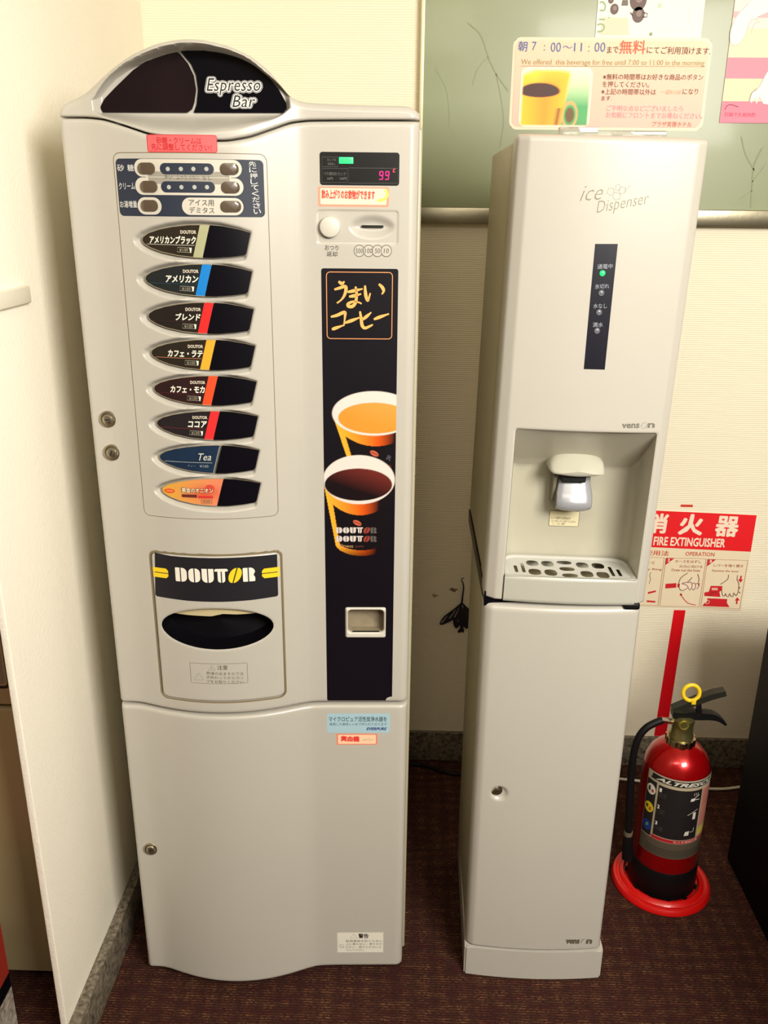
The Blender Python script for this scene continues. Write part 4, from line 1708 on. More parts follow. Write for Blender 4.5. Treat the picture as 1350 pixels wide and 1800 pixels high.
patch('paper', [(p[0] - 0.863, p[1] - cz0) for p in rrect(x0 + 0.0045, x1 - 0.0045, zz0 + 0.0045, zz1 - 0.0045, 0.009)], lambda a, b_: np.full(len(a), -0.0004), INK, CD0, h=0.006, paint=paint_card)


def paint_cup(U, Z):
    n_ = len(U)
    a0 = PC(912, 222)
    a1 = PC(1042, 120)
    s = (U + 0.863 - a0[0]) / (a1[0] - a0[0])
    t = (Z + cz0 - a0[1]) / (a1[1] - a0[1])
    L_ = lambda c_: np.array(lin(c_))

    def mx(A, B, k):
        k = np.clip(k, 0, 1)[:, None]
        return A * (1 - k) + B * k
    g1 = mx(np.tile(L_((70, 150, 90)), (n_, 1)), L_((230, 240, 190)), (t - 0.35) * 1.5)
    C = mx(g1, L_((90, 110, 80)), (0.12 - t) * 4)
    # handle
    hx, hz = 0.72, 0.20
    r = np.sqrt(((s - hx) / 0.12) ** 2 + ((t - hz) / 0.25) ** 2)
    C = mx(C, L_((240, 150, 90)), 1 - np.abs(r - 0.85) * 6)
    C = mx(C, L_((96, 70, 30)), (0.62 - r) * 6)
    body = (s < 0.735 - 0.12 * (1 - t)) & (t < 0.98)
    bc = mx(np.tile(L_((236, 138, 20)), (n_, 1)), L_((250, 186, 30)), np.abs(s - 0.35) * 2.2)
    bc = mx(bc, L_((255, 214, 60)), (t - 0.55) * 1.6 - np.abs(s - 0.2))
    k = np.clip((0.735 - 0.12 * (1 - t) - s) * 18, 0, 1)[:, None]
    C = C * (1 - k) + bc * k
    # top rim curve
    C = mx(C, g1, (t - (0.93 - 0.35 * np.clip((s - 0.45), 0, 1) ** 2 * 2 - 0.12 * np.clip(0.2 - s, 0, 1) * 4)) * 12)
    e = ((s - 0.27) / 0.31) ** 2 + ((t - 0.60) / np.where(t < 0.60, 0.105, 0.16)) ** 2
    C = mx(C, L_((58, 22, 14)), (1 - e) * 4)
    C = mx(C, L_((60, 44, 20)), (0.06 - np.abs(s - 0.57 + 0.1 * (0.4 - t))) * 14 * (t < 0.32))
    # soft white surround
    dx = np.minimum(s, 1 - s)
    dt = np.minimum(t, 1 - t)
    C = mx(C, L_((255, 216, 190)), 1 - np.minimum(dx, dt) * 28 - 0.0)
    return C


p0, p1_ = PC(911, 223), PC(1043, 119)
patch('cup_photo', [(p[0] - 0.863, p[1] - cz0) for p in rrect(p0[0], p1_[0], p0[1], p1_[1], 0.010)], lambda a, b_: np.full(len(a), -0.0007), INK, CD0, h=0.0010, paint=paint_cup)
pr = Print(at_card, PC)
BLU, ORG, BRN, GRN, LIL = (40, 90, 140), (222, 80, 44), (84, 54, 10), (136, 132, 76), (206, 132, 138)
pr.text('朝', (911, 81), (927, 82), 18, BLU, 2, 0.012)
pr.text('7', (935, 81), (943, 81), 15, BLU, 2, 0.0)
pr.text(':', (956, 84), (958, 84), 10, BLU, 2, 0.0)
pr.text('00', (968, 83), (986, 83), 17, BLU, 2)
pr.text('～', (989, 83), (1006, 83), 5, BLU, 2)
pr.text('11', (1009, 83), (1023, 83), 15, BLU, 2)
pr.text(':', (1034, 86), (1036, 86), 10, BLU, 2)
pr.text('00', (1045, 83), (1064, 83), 17, BLU, 2)
pr.text('まで', (1067, 88), (1087, 87), 12, BRN, 2, 0.01)
pr.text('無料', (1089, 83), (1135, 83), 24, ORG, 2, 0.012)
pr.text('にてご利用頂けます.', (1137, 88), (1249, 90), 13, BRN, 2, 0.008)
pr.text('We offered  this beverage for free until 7:00 to 11:00 in the morning', (916, 110), (1238, 112), 12, GRN, 2)
pr.pl([(915, 116), (1239, 117)], 0.0006, GRN, 2)
pr.text('※無料の時間帯はお好きな商品のボタン', (1060, 135), (1236, 136), 10.5, BRN, 2, 0.006)
pr.text('を押してください。', (1059, 148), (1141, 149), 10.5, BRN, 2, 0.006)
pr.text('※上記の時間帯以外は', (1057, 161), (1153, 162), 10.5, BRN, 2, 0.006)
pr.text('一律¥100', (1160, 162), (1198, 162), 9, (240, 160, 130), 2, 0.01)
pr.text('になり', (1200, 161), (1227, 161), 10, BRN, 2, 0.006)
pr.text('ます.', (1057, 173), (1075, 173), 8, BRN, 2, 0.006)
pr.text('ご不明な点などございましたら', (1066, 190), (1201, 191), 10, LIL, 2, 0.004)
pr.text('お気軽にフロントまでお尋ねください。', (1065, 202), (1235, 204), 10.5, LIL, 2, 0.004)
pr.text('プラザ芙蓉ホテル', (1146, 218), (1216, 219), 9, (150, 96, 66), 2, 0.006)
pr.done('card_lettering', CD0)
CLEAR = mat('clear acrylic', (238, 236, 228), 0.05, trans=0.85)
bm = bmesh.new()
add_box(bm, -0.075, 0.100, -0.004, 0.035, 0.0, 0.003, 0.001)
add_box(bm, -0.075, 0.100, 0.003, 0.0055, 0.003, 0.05, 0.001)
add_box(bm, -0.075, -0.012, -0.004, -0.0015, 0.003, 0.018, 0.001)
add_box(bm, 0.012, 0.100, -0.004, -0.0015, 0.003, 0.012, 0.001)
bm_obj('stand', bm, CLEAR, CD0)

# ================================================================== BACK WALL: GLASS PANEL, POSTERS, STICKERS
PNL = mat('grey green panel', (136, 144, 108), 0.38, coat=0.12, var=0.16, vscale=2.2)
wp = thing('wall_panel', 'grey green glossy wall panel in a brushed metal frame, above and behind the ice dispenser', 'wall panel', (1.1, YW, 1.578))


def wl(x):
    return x - 1.1


box('panel', wl(0.572), wl(1.80), -0.016, -0.001, 0.03, 0.90, PNL, wp)
BR_M = mat('brushed steel', (150, 143, 122), 0.28, 0.95, bump=0.1, bscale=60)
box('bottom_rail', wl(0.560), wl(1.80), -0.030, -0.0005, 0.0, 0.038, BR_M, wp, bev=0.002)
box('side_rail', wl(0.562), wl(0.572), -0.026, -0.0005, 0.038, 0.90, mat('pale steel', (216, 210, 172), 0.4, 0.3), wp, bev=0.002)
PWp = lambda a, b_: on_y(a, b_, YW - 0.0165)
pr = Print(lambda V: np.array([(v[0] - 1.1, -0.0166 - v[2], v[1] - 1.578) for v in V]), PWp)
TW = (142, 146, 112)
for st, w_ in (([(822, 40), (845, 62), (858, 100), (872, 130), (893, 160)], 0.003), ([(858, 100), (840, 120), (830, 150)], 0.0016), ([(872, 130), (880, 170), (885, 215), (878, 260)], 0.002),
               ([(1320, 365), (1322, 330), (1326, 290), (1340, 260)], 0.004), ([(1326, 300), (1310, 270), (1303, 240)], 0.0025), ([(1322, 320), (1345, 290)], 0.002), ([(1300, 350), (1322, 335)], 0.0015),
               ([(765, 120), (785, 160), (790, 220)], 0.0012)):
    pr.pl(st, w_, TW, 1, curve=5)
pr.done('twig_pattern', wp)

ps = thing('teapot_poster', 'white poster with small brown teapots and green letters, behind the pink notice card', 'poster', (1.087, YW - 0.0175, 1.97))


def PP(a, b_):
    return on_y(a, b_, YW - 0.019)


pr = Print(lambda V: np.array([(v[0] - 1.087, -0.0012 - v[2], v[1] - 1.97) for v in V]), PP)
box('sheet', 0.9655 - 1.087, 1.2080 - 1.087, -0.001, 0.0, 0.0, 0.30, mat('poster paper', (246, 244, 226), 0.5), ps)
pr.pp([(1053, 62), (1106, 62), (1104, 31), (1061, 30)], (250, 220, 194), 1)
for (x, y, r) in ((1122, 26, 11), (1122, 0, 15), (1080, 16, 7.5), (1074, 0, 5)):
    p = PP(x, y)
    k = r * 0.00129
    pr.poly(ellipse(p[0], p[1], k, k * 1.15, 22), (112, 92, 88), 2)
    pr.poly(ellipse(p[0] + k * .1, p[1] + k * .2, k * .45, k * .5, 14), (150, 130, 124), 3)
pr.pl([(1112, 27), (1108, 22)], 0.003, (112, 92, 88), 2)
pr.pl([(1131, 22), (1138, 24), (1137, 30), (1130, 30)], 0.0022, (112, 92, 88), 2)
pr.pp([(1092, 10), (1104, 10), (1104, 0), (1094, 0)], (120, 112, 104), 2)
GR_ = (160, 178, 132)
pr.pl([(1050, 56), (1059, 54), (1062, 46), (1056, 42), (1050, 44)], 0.0036, GR_, 2, curve=4)
pr.pl([(1053, 34), (1063, 34)], 0.0034, GR_, 2)
pr.pl([(1069, 31), (1071, 31)], 0.003, GR_, 2)
pr.pl([(1054, 18), (1062, 18), (1064, 10), (1060, 4), (1054, 4)], 0.0034, GR_, 2, curve=4)
pr.pl([(1147, 53), (1203, 54)], 0.0006, (190, 206, 200), 2)
pr.pl([(1212, 12), (1210, 42)], 0.0008, (206, 210, 196), 2)
pr.pp([(1156, 14), (1163, 14), (1163, 6), (1156, 6)], (206, 220, 190), 2)
p = PP(1144, 60)
pr.poly(ellipse(p[0], p[1], 0.004, 0.004, 12), (160, 164, 130), 2)
pr.done('poster_print', ps)

pk_ = thing('pink_poster', 'pink and cream banded poster with white line drawings on the grey green wall panel', 'poster', (1.40, YW - 0.0175, 1.8115))
box('sheet', 1.275 - 1.40, 1.56 - 1.40, -0.001, 0.0, 0.0, 0.40, mat('pink sheet', (248, 214, 206), 0.45), pk_, bev=0.0004)
pr = Print(lambda V: np.array([(v[0] - 1.40, -0.0011 - v[2], v[1] - 1.8115) for v in V]), PP)
zb = [PP(1290, y)[1] for y in (216, 178, 138, 101, 50, 31, 20, -40)]
cols = [(244, 138, 160), (240, 226, 190), (246, 150, 168), (240, 232, 196), (250, 226, 220), (248, 186, 190), (252, 226, 222)]
for i, c_ in enumerate(cols):
    pr.poly([(1.2755, zb[i]), (1.5595, zb[i]), (1.5595, zb[i + 1]), (1.2755, zb[i + 1])], c_, 1)
WHT, LNc = (253, 250, 238), (196, 180, 160)
arm = [(1330, -8), (1316, 6), (1298, 24), (1291, 36), (1285, 50), (1283, 66), (1285, 77), (1293, 80), (1302, 74), (1310, 62), (1315, 45), (1322, 35), (1334, 28), (1352, 20), (1370, 10), (1370, -8)]
pr.pp(arm, WHT, 2)
pr.pl(arm[1:12], 0.0010, LNc, 3, curve=3)
pr.pl([(1318, 34), (1324, 33), (1333, 35)], 0.0009, LNc, 3)
pr.pl([(1320, 58), (1326, 42), (1336, 38)], 0.0009, LNc, 3, curve=3)
hand2 = [(1352, 120), (1343, 136), (1336, 150), (1330, 158), (1322, 162), (1318, 176), (1321, 182), (1327, 172), (1330, 184), (1335, 170), (1341, 182), (1352, 184)]
pr.pp(hand2, WHT, 2)
pr.pl(hand2[:-1], 0.0009, (150, 130, 110), 3)
pr.pl([(1316, 178), (1320, 165), (1330, 155)], 0.0010, (100, 84, 64), 3)
pr.pl([(1274, 193), (1278, 186), (1285, 184), (1298, 188)], 0.0016, (150, 30, 60), 3, curve=4)
pr.text('石鍋で久焼肉酢', (1273, 201), (1328, 202), 7.5, (214, 70, 100), 3, 0.01)
pr.done('poster_print', pk_)

# fire extinguisher sign on the wall
fs_ = thing('extinguisher_sign', 'red and white fire extinguisher sign with operation drawings, on the back wall', 'sign', (1.345, YW - 0.001, 0.53))
S0 = -0.0285


def zt_(x, z):
    return z + S0 * (x - 1.345)


PWs = lambda a, b_: on_y(a, b_, YW - 0.003)
SRED = (232, 10, 24)
pr = Print(lambda V: np.array([(v[0] - 1.345, -0.0012 - v[2], v[1] - 0.53) for v in V]), PWs)
bm = bmesh.new()
SH = Matrix.Identity(4)
SH[2][0] = S0
add_box(bm, -0.174, 0.1745, -0.001, 0.0, 0.000 + 0.003, 0.2955, 0.0, mtx=SH)
bm_obj('sign_board', bm, mat('sign film', (238, 222, 192), 0.5), fs_, smooth=False)
pr.poly([(1.171, zt_(1.171, 0.7165)), (1.5195, zt_(1.5195, 0.7165)), (1.5195, zt_(1.5195, 0.8255)), (1.171, zt_(1.171, 0.8255))], SRED, 1)
CR_ = (246, 226, 204)
cc = lambda x, y: (1110 + x / 5.625, 870 + y / 5.625)
pr.text('消', (1137, 919), (1174, 921), 35, CR_, 2, 0.036)
pr.text('火', cc(472, 290), cc(712, 300), 37, CR_, 2, 0.04)
pr.text('器', cc(832, 308), cc(1062, 318), 36, CR_, 2, 0.036)
pr.text('FIRE EXTINGUISHER', cc(220, 455), cc(928, 478), 15.5, CR_, 2, 0.03)
OR_ = (196, 70, 30)
pr.text('使用法', cc(130, 570), cc(370, 580), 9, OR_, 2, 0.015)
pr.text('OPERATION', cc(534, 582), cc(822, 590), 7, OR_, 2, 0.012)
DR = (206, 24, 34)
LNr = (160, 76, 40)
for q in ([(-90, 610), (325, 622), (262, 1096), (-150, 1080)], [(342, 624), (738, 632), (668, 1108), (280, 1098)], [(752, 636), (1152, 650), (1070, 1128), (686, 1112)]):
    pr.pl([cc(*p) for p in q], 0.0014, LNr, 2, True)
pr.pp([cc(344, 626), cc(425, 628), cc(336, 694)], DR, 2)
pr.pp([cc(756, 638), cc(836, 640), cc(746, 708)], DR, 2)
pr.text('2', cc(358, 645), cc(382, 646), 5, CR_, 3, 0.04)
pr.text('3', cc(770, 656), cc(796, 657), 5, CR_, 3, 0.04)
TXc = (160, 64, 36)
pr.text('ホースをはずし', cc(432, 656), cc(690, 662), 5, TXc, 2, 0.012)
pr.text('火元に向ける', cc(474, 706), cc(704, 712), 5, TXc, 2, 0.012)
pr.text('Draw out the hose', cc(398, 742), cc(680, 748), 4.5, TXc, 2, 0.012)
pr.text('レバーを強く握る', cc(812, 696), cc(1106, 704), 5, TXc, 2, 0.012)
pr.text('Squeeze the lever', cc(795, 750), cc(1062, 760), 4.5, TXc, 2, 0.012)
pr.text('抜く', cc(120, 668), cc(232, 672), 5, TXc, 2, 0.012)
pr.text('safety Ring', cc(60, 734), cc(300, 740), 4.5, TXc, 2, 0.012)
HN = (104, 40, 30)
pr.pl([cc(190, 765), cc(180, 800), cc(190, 830), cc(175, 880)], 0.0014, HN, 2)
pr.pp([cc(162, 962), cc(240, 944), cc(243, 960), cc(165, 980)], DR, 2)
pr.pp([cc(152, 1042), cc(238, 1050), cc(236, 1066), cc(152, 1060)], DR, 2)
pr.pp([cc(338, 880), cc(445, 872), cc(443, 918), cc(334, 926)], DR, 2)
pr.pp([cc(455, 880), cc(675, 872), cc(670, 905), cc(455, 915)], DR, 2)
for st in ([(556, 772), (490, 820), (468, 880), (480, 935), (510, 945), (530, 935)], [(655, 782), (668, 830), (662, 868)], [(600, 815), (570, 850), (545, 865), (500, 875)],
           [(500, 880), (540, 890), (560, 915), (530, 935)], [(555, 870), (590, 865), (600, 900), (580, 940), (560, 920)], [(600, 880), (625, 872), (635, 910), (615, 940), (600, 925)], [(635, 880), (655, 875), (665, 905), (645, 930)],
           [(960, 790), (950, 835), (880, 885)], [(1050, 795), (1045, 840), (1062, 880), (1055, 960), (1035, 998)], [(890, 930), (900, 990), (920, 1000), (930, 975), (940, 1000), (960, 1005), (970, 975), (985, 1003), (1005, 1003), (1010, 970), (1035, 998)],
           [(770, 1000), (800, 965), (840, 962)]):
    P = [cc(*p) for p in st]
    pr.pl(P, 0.0019, HN, 4, curve=3)
fist = [cc(*p) for p in ((480, 880), (560, 868), (660, 872), (664, 905), (640, 935), (560, 945), (500, 945), (474, 920))]
pr.pp(fist, CR_, 3)
P = catmull([cc(*p) for p in ((636, 1090), (560, 1070), (510, 1020), (488, 985))], 5)
pr.pl(P, 0.0022, DR, 3)
pr.pp([cc(476, 998), cc(484, 970), cc(508, 990)], DR, 3)
pr.pp([cc(785, 900), cc(900, 902), cc(896, 945), cc(870, 958), (cc(880, 1010)), cc(720, 1000), cc(722, 965), cc(765, 958)], DR, 2)
pr.pp([cc(795, 918), cc(855, 920), cc(853, 944), cc(793, 942)], (232, 180, 160), 3)
pr.pp([cc(750, 1022), cc(948, 1030), cc(944, 1068), cc(970, 1110), cc(700, 1100), cc(722, 1070), cc(748, 1060)], DR, 2)
p = PWs(*cc(750, 1060))
pr.line(ellipse(p[0], p[1], 0.0058, 0.0058, 16), 0.0012, CR_, 3, True)
for a0, a1, sg in (((1085, 800), (1078, 868), 1), ((1040, 1080), (1046, 1012), -1)):
    pr.pl([cc(*a0), cc(a1[0], a1[1] - 20 * sg)], 0.0045, DR, 2)
    x, y = a1
    pr.pp([cc(x - 24, y - 34 * sg), cc(x + 26, y - 32 * sg), cc(x, y)], DR, 3)
for y in (918, 966):
    p = PWs(*cc(1070, y))
    pr.poly(ellipse(p[0], p[1], 0.002, 0.002, 10), HN, 2)
pr.done('sign_print', fs_)
a = PW(1207, 889)
tag(box('red_tape_tab', a[0] - 0.0165, a[0] + 0.0165, YW - 0.0012, YW - 0.0001, a[1] - 0.0035, a[1] + 0.0035, mat('tape red', (206, 60, 44), 0.5), None),
    'short red tape tab on the wall above the extinguisher sign', 'tape')
RTAPE = mat('red band', (228, 12, 26), 0.45)
bm = bmesh.new()
tl, tr_, bl, br_ = (1.3285, 0.525), (1.3615, 0.525), (1.3195, 0.1005), (1.3555, 0.1005)
P = [(bl, 0), (br_, 0), (tr_, 0), (tl, 0)]
v1 = [bm.verts.new((p[0][0], YW - 0.0010, p[0][1])) for p in P]
v2 = [bm.verts.new((p[0][0], YW - 0.0001, p[0][1])) for p in P]
bm.faces.new(v1)
bm.faces.new(v2[::-1])
for i in range(4):
    bm.faces.new([v1[i], v1[(i + 1) % 4], v2[(i + 1) % 4], v2[i]])
tag(bm_obj('red_wall_stripe', bm, RTAPE, None, smooth=False), 'long vertical red stripe on the wall below the extinguisher sign', 'stripe')

# ================================================================== FIRE EXTINGUISHER AND ITS STAND
EX, EY = 1.2145, 0.340
st = lathe('extinguisher_stand', [(0.0, 0.002), (0.119, 0.0), (0.1215, 0.003), (0.1205, 0.010), (0.1165, 0.0155), (0.111, 0.017), (0.1065, 0.0145), (0.104, 0.0150), (0.0985, 0.021), (0.093, 0.0225), (0.0905, 0.019), (0.0895, 0.012), (0.0, 0.0115)], RED, None, 72,
           Matrix.Translation((EX, EY, 0)))
tag(st, 'round red plastic floor stand under the fire extinguisher', 'stand')
ex = thing('fire_extinguisher', 'red fire extinguisher with black hose and yellow pull ring, standing on the red floor stand', 'fire extinguisher', (EX, EY, 0.0125))
R = 0.0785
Z0 = 0.0125
lathe('cylinder', [(0.0, 0.03), (R - 0.001, 0.03), (R, 0.034), (R, 0.335 - Z0), (R * .985, 0.352 - Z0), (R * .94, 0.370 - Z0), (R * .84, 0.388 - Z0), (R * .70, 0.402 - Z0), (R * .52, 0.413 - Z0), (R * .36, 0.419 - Z0), (0.030, 0.421 - Z0), (0.0, 0.421 - Z0)], REDP, ex, 64)
bt = lathe('rubber_boot', [(0.0, 0.0), (R + 0.0015, 0.0), (R + 0.0045, 0.006), (R + 0.004, 0.072), (R + 0.002, 0.079), (R, 0.079)], RUBBER, ex, 64)
bm = bmesh.new()
for a in (-150, -118, -92, -62, -25, 20, 70, 120, 165):
    M = Matrix.Rotation(math.radians(a), 4, 'Z')
    add_box(bm, R + 0.001, R + 0.0095, -0.0025, 0.0025, 0.0, 0.012, 0, mtx=M)
fn = bm_obj('boot_fin', bm, RUBBER, bt, smooth=False)
fn['kind'] = 'stuff'
bm = bmesh.new()
prof = []
N_ = 60
vv = []
for z, dr_ in ((0.0, -0.001), (0.002, 0), (0.022, 0), (0.024, -0.001)):
    rg = []
    for k in range(N_):
        t = 2 * math.pi * k / N_
        rr = 0.0325 + 0.0024 * (1 if math.sin(t * 10) > -0.2 else 0) + dr_
        rg.append(bm.verts.new((rr * math.cos(t), rr * math.sin(t), 0.410 - Z0 + z)))
    vv.append(rg)
for r in range(3):
    for k in range(N_):
        bm.faces.new([vv[r][k], vv[r][(k + 1) % N_], vv[r + 1][(k + 1) % N_], vv[r + 1][k]])
bm.faces.new(vv[3])
bm_obj('neck_nut', bm, mat('worn chrome', (176, 168, 134), 0.22, 1.0), ex, smooth=False)
valve = lathe('valve_body', [(0.0290, 0.430 - Z0), (0.0285, 0.440 - Z0), (0.0250, 0.447 - Z0), (0.0250, 0.470 - Z0), (0.0265, 0.476 - Z0), (0.0265, 0.484 - Z0), (0.016, 0.489 - Z0), (0.0, 0.489 - Z0)],
              mat('dull brass', (158, 148, 96), 0.3, 0.9), ex, 32)


def L(px, py, y=EY):
    """point on a plane through the extinguisher, in its own frame"""
    x, z = on_y(px, py, y)
    return np.array([x - EX, y - EY, z - Z0])


g = L(1202, 1274, EY - 0.026)
lathe('gauge', [(0.0125, 0), (0.0125, 0.006), (0.0112, 0.0075), (0.0075, 0.0060), (0.0, 0.0060)], mat('gauge brass', (180, 164, 70), 0.3, 0.8), valve, 28, facing(g[0], g[1] + 0.003, g[2]))
lathe('gauge_face', [(0.0072, 0), (0.0072, 0.0006), (0, 0.0006)], mat('gauge dark', (70, 66, 34), 0.3), valve, 20, facing(g[0], g[1] - 0.0032, g[2]))
a, b_ = L(1162, 1265), L(1183, 1268)
tube('hose_fitting', [a, b_], 0.0078, CHROME, ex, 6, 0)
HG = mat('gunmetal lever', (44, 44, 38), 0.4, 0.3, spec=0.3)
c4 = lambda x, y: (1130 + x / 8.4375, 1190 + y / 8.4375)


def bar(name, pts, hw, th, m, parent):
    """flat bent strip: pts are points along it (own frame), hw half-depth in y, th thickness list"""
    pts = catmull(pts, 5)
    n = len(pts)
    Vs, Fs = [], []
    for i, p in enumerate(pts):
        t = pts[min(i + 1, n - 1)] - pts[max(i - 1, 0)]
        t /= np.linalg.norm(t)
        nn_ = np.array([-t[2], 0, t[0]])
        k = i / (n - 1)
        h_ = np.interp(k, np.linspace(0, 1, len(th)), th) / 2
        for sy, sn in ((-1, -1), (1, -1), (1, 1), (-1, 1)):
            Vs.append(p + nn_ * h_ * sn + np.array([0, hw * sy, 0]))
    for i in range(n - 1):
        for q in range(4):
            Fs.append((i * 4 + q, i * 4 + (q + 1) % 4, (i + 1) * 4 + (q + 1) % 4, (i + 1) * 4 + q))
    Fs += [(3, 2, 1, 0), tuple((n - 1) * 4 + q for q in range(4))]
    return mesh(name, Vs, Fs, m, parent, smooth=True, angle=30)


bar('squeeze_lever', [L(*c4(430, 470)), L(*c4(600, 410)), L(*c4(840, 325)), L(*c4(1040, 255)), L(*c4(1215, 215))], 0.011, [0.010, 0.013, 0.014, 0.015, 0.013], HG, ex)
bar('carry_handle', [L(*c4(440, 535)), L(*c4(640, 555)), L(*c4(850, 555)), L(*c4(1020, 565)), L(*c4(1130, 610)), L(*c4(1215, 680))], 0.011, [0.013, 0.016, 0.018, 0.016, 0.010, 0.005], RUBBER, ex)
bar('lever_link', [L(*c4(820, 350)), L(*c4(825, 430)), L(*c4(835, 520))], 0.008, [0.010, 0.010, 0.010], RUBBER, ex)
bar('lever_cheek', [L(*c4(430, 500)), L(*c4(520, 500)), L(*c4(760, 470))], 0.0095, [0.014, 0.010, 0.006], HG, ex)
for q in (c4(480, 522), c4(846, 566)):
    g = L(*q, EY - 0.012)
    lathe('rivet', [(0.0018, 0), (0.0014, 0.001), (0, 0.0012)], CHROME, ex, 10, facing(g[0], g[1], g[2]))
ctr = L(*c4(720, 235), EY - 0.004)
rg = [ctr + np.array([0.0190 * math.cos(t), 0.003 * math.sin(t), 0.0190 * math.sin(t)]) for t in np.linspace(0, 2 * math.pi, 33)]
YL = mat('yellow plastic', (236, 198, 30), 0.35)
tube('pull_ring', rg, 0.0047, YL, ex, 10, 0, caps=False)
p = L(*c4(757, 370), EY - 0.012)
box('pin_clip', p[0] - 0.005, p[0] + 0.005, -0.013, -0.0115, p[2] - 0.007, p[2] + 0.006, YL, ex, bev=0.0005)
# hose
hp = [L(1164, 1266), L(1150, 1270), L(1134, 1278), L(1120, 1295), L(1111, 1325), L(1106, 1370), L(1103, 1420), L(1101, 1455)]
for i, p in enumerate(hp):
    p[1] -= 0.02 * i / 7
tube('hose', hp, 0.0088, RUBBER, ex, 12)
tube('hose_collar', [hp[-1] + np.array([0, 0, 0.006]), hp[-1] - np.array([0, 0, 0.006])], 0.0105, mat('grey collar', (104, 92, 78), 0.5), ex, 12, 0)
tube('nozzle', [hp[-1] - np.array([0, 0, 0.004]), hp[-1] - np.array([-.002, 0, 0.03]), hp[-1] - np.array([-.006, 0, 0.075])], lambda t: 0.0105 + 0.004 * t, RUBBER, ex, 12)


# label wrapped on the cylinder
def PE(px, py):
    d = ray(px, py)
    ox, oy = CAM[0] - EX, CAM[1] - EY
    A = d[0] ** 2 + d[1] ** 2
    B = 2 * (ox * d[0] + oy * d[1])
    Cc = ox * ox + oy * oy - R * R
    disc = B * B - 4 * A * Cc
    t = (-B - math.sqrt(max(disc, 0))) / (2 * A)
    x, y, z = ox + d[0] * t, oy + d[1] * t, CAM[2] + d[2] * t
    return R * math.atan2(x, -y), z - Z0


def at_cyl(V):
    return np.array([((R + 0.0004 + v[2]) * math.sin(v[0] / R), -(R + 0.0004 + v[2]) * math.cos(v[0] / R), v[1]) for v in V])


pr = Print(at_cyl, PE)
c5 = lambda x, y: (1100 + x / 8.4375, 1320 + y / 8.4375)
A_ = PE(*c5(330, 280))
B_ = PE(*c5(205, 1430))
C_ = PE(*c5(760, 1610))
lx0, lx1 = (A_[0] + B_[0]) / 2, R * math.radians(78)
zt1 = PE(*c5(760, 430))[1]
zb1 = C_[1]
ztl = A_[1]
pr.poly([(lx0, zb1), (lx1, zb1), (lx1, zt1), (lx0, zt1)], (84, 74, 60), 1)
zm = PE(*c5(700, 1380))[1]
pr.poly([(lx0 + .001, zm), (lx1, zm), (lx1, zt1 - .001), (lx0 + .001, zt1 - .001)], (176, 162, 138), 2)
pr.poly([(lx0 + .012, zt1 - .020), (lx1 - .004, zt1 - .020), (lx1 - .001, zt1 - .0045), (lx0 + .016, zt1 - .0045)], (18, 16, 18), 3)


def ctext(s, x0_, x1_, z_, h_, col, bold=0.0, shear=0.0, ly=4):
    Vt, Ft = text_mesh(s, bold, shear)
    lo, hi = Vt.min(0), Vt.max(0)
    q_ = (Vt - lo) / (hi - lo)
    pr.raw([(x0_ + (x1_ - x0_) * p[0], z_ + (p[1] - .5) * h_) for p in q_], Ft, col, ly)


ctext('ALTRESCUE', lx0 + .026, lx1 - .010, zt1 - .0122, 0.0105, (204, 200, 186), 0.04, 0.4)
# left column
lc0, lc1 = lx0 + .002, lx0 + .030
pr.poly([(lc0, zm + .002), (lc1, zm + .002), (lc1, zt1 - .026), (lc0, zt1 - .026)], (24, 20, 22), 3)
hgt = (zt1 - .026 - zm - .002)
lcx = (lc0 + lc1) / 2
for k, c_ in enumerate(((226, 220, 206), (224, 196, 30), (16, 50, 130))):
    zc = zt1 - .026 - hgt * (k + .5) / 3
    pr.poly(ellipse(lcx, zc, 0.0128, 0.0145, 26), c_, 4)
    if k == 0:
        pr.poly([(lcx - .008, zc + .007), (lcx - .002, zc + .007), (lcx - .002, zc - .006), (lcx - .008, zc - .006)], (30, 26, 26), 5)
        pr.poly(ellipse(lcx + .005, zc - .003, 0.0038, 0.0045, 10), (176, 60, 40), 5)
    elif k == 1:
        pr.poly([(lcx - .009, zc + .006), (lcx - .002, zc + .006), (lcx - .002, zc - .003), (lcx - .009, zc - .003)], (70, 60, 20), 5)
        pr.poly([(lcx, zc - .008), (lcx + .008, zc - .008), (lcx + .006, zc + .003), (lcx + .002, zc + .001)], (150, 90, 20), 5)
    else:
        pr.poly([(lcx - .004, zc - .007), (lcx + .001, zc - .001), (lcx - .004, zc - .001), (lcx + .002, zc + .007), (lcx + .005, zc + .006), (lcx + .001, zc + .002), (lcx + .006, zc + .002)], (110, 170, 90), 5)
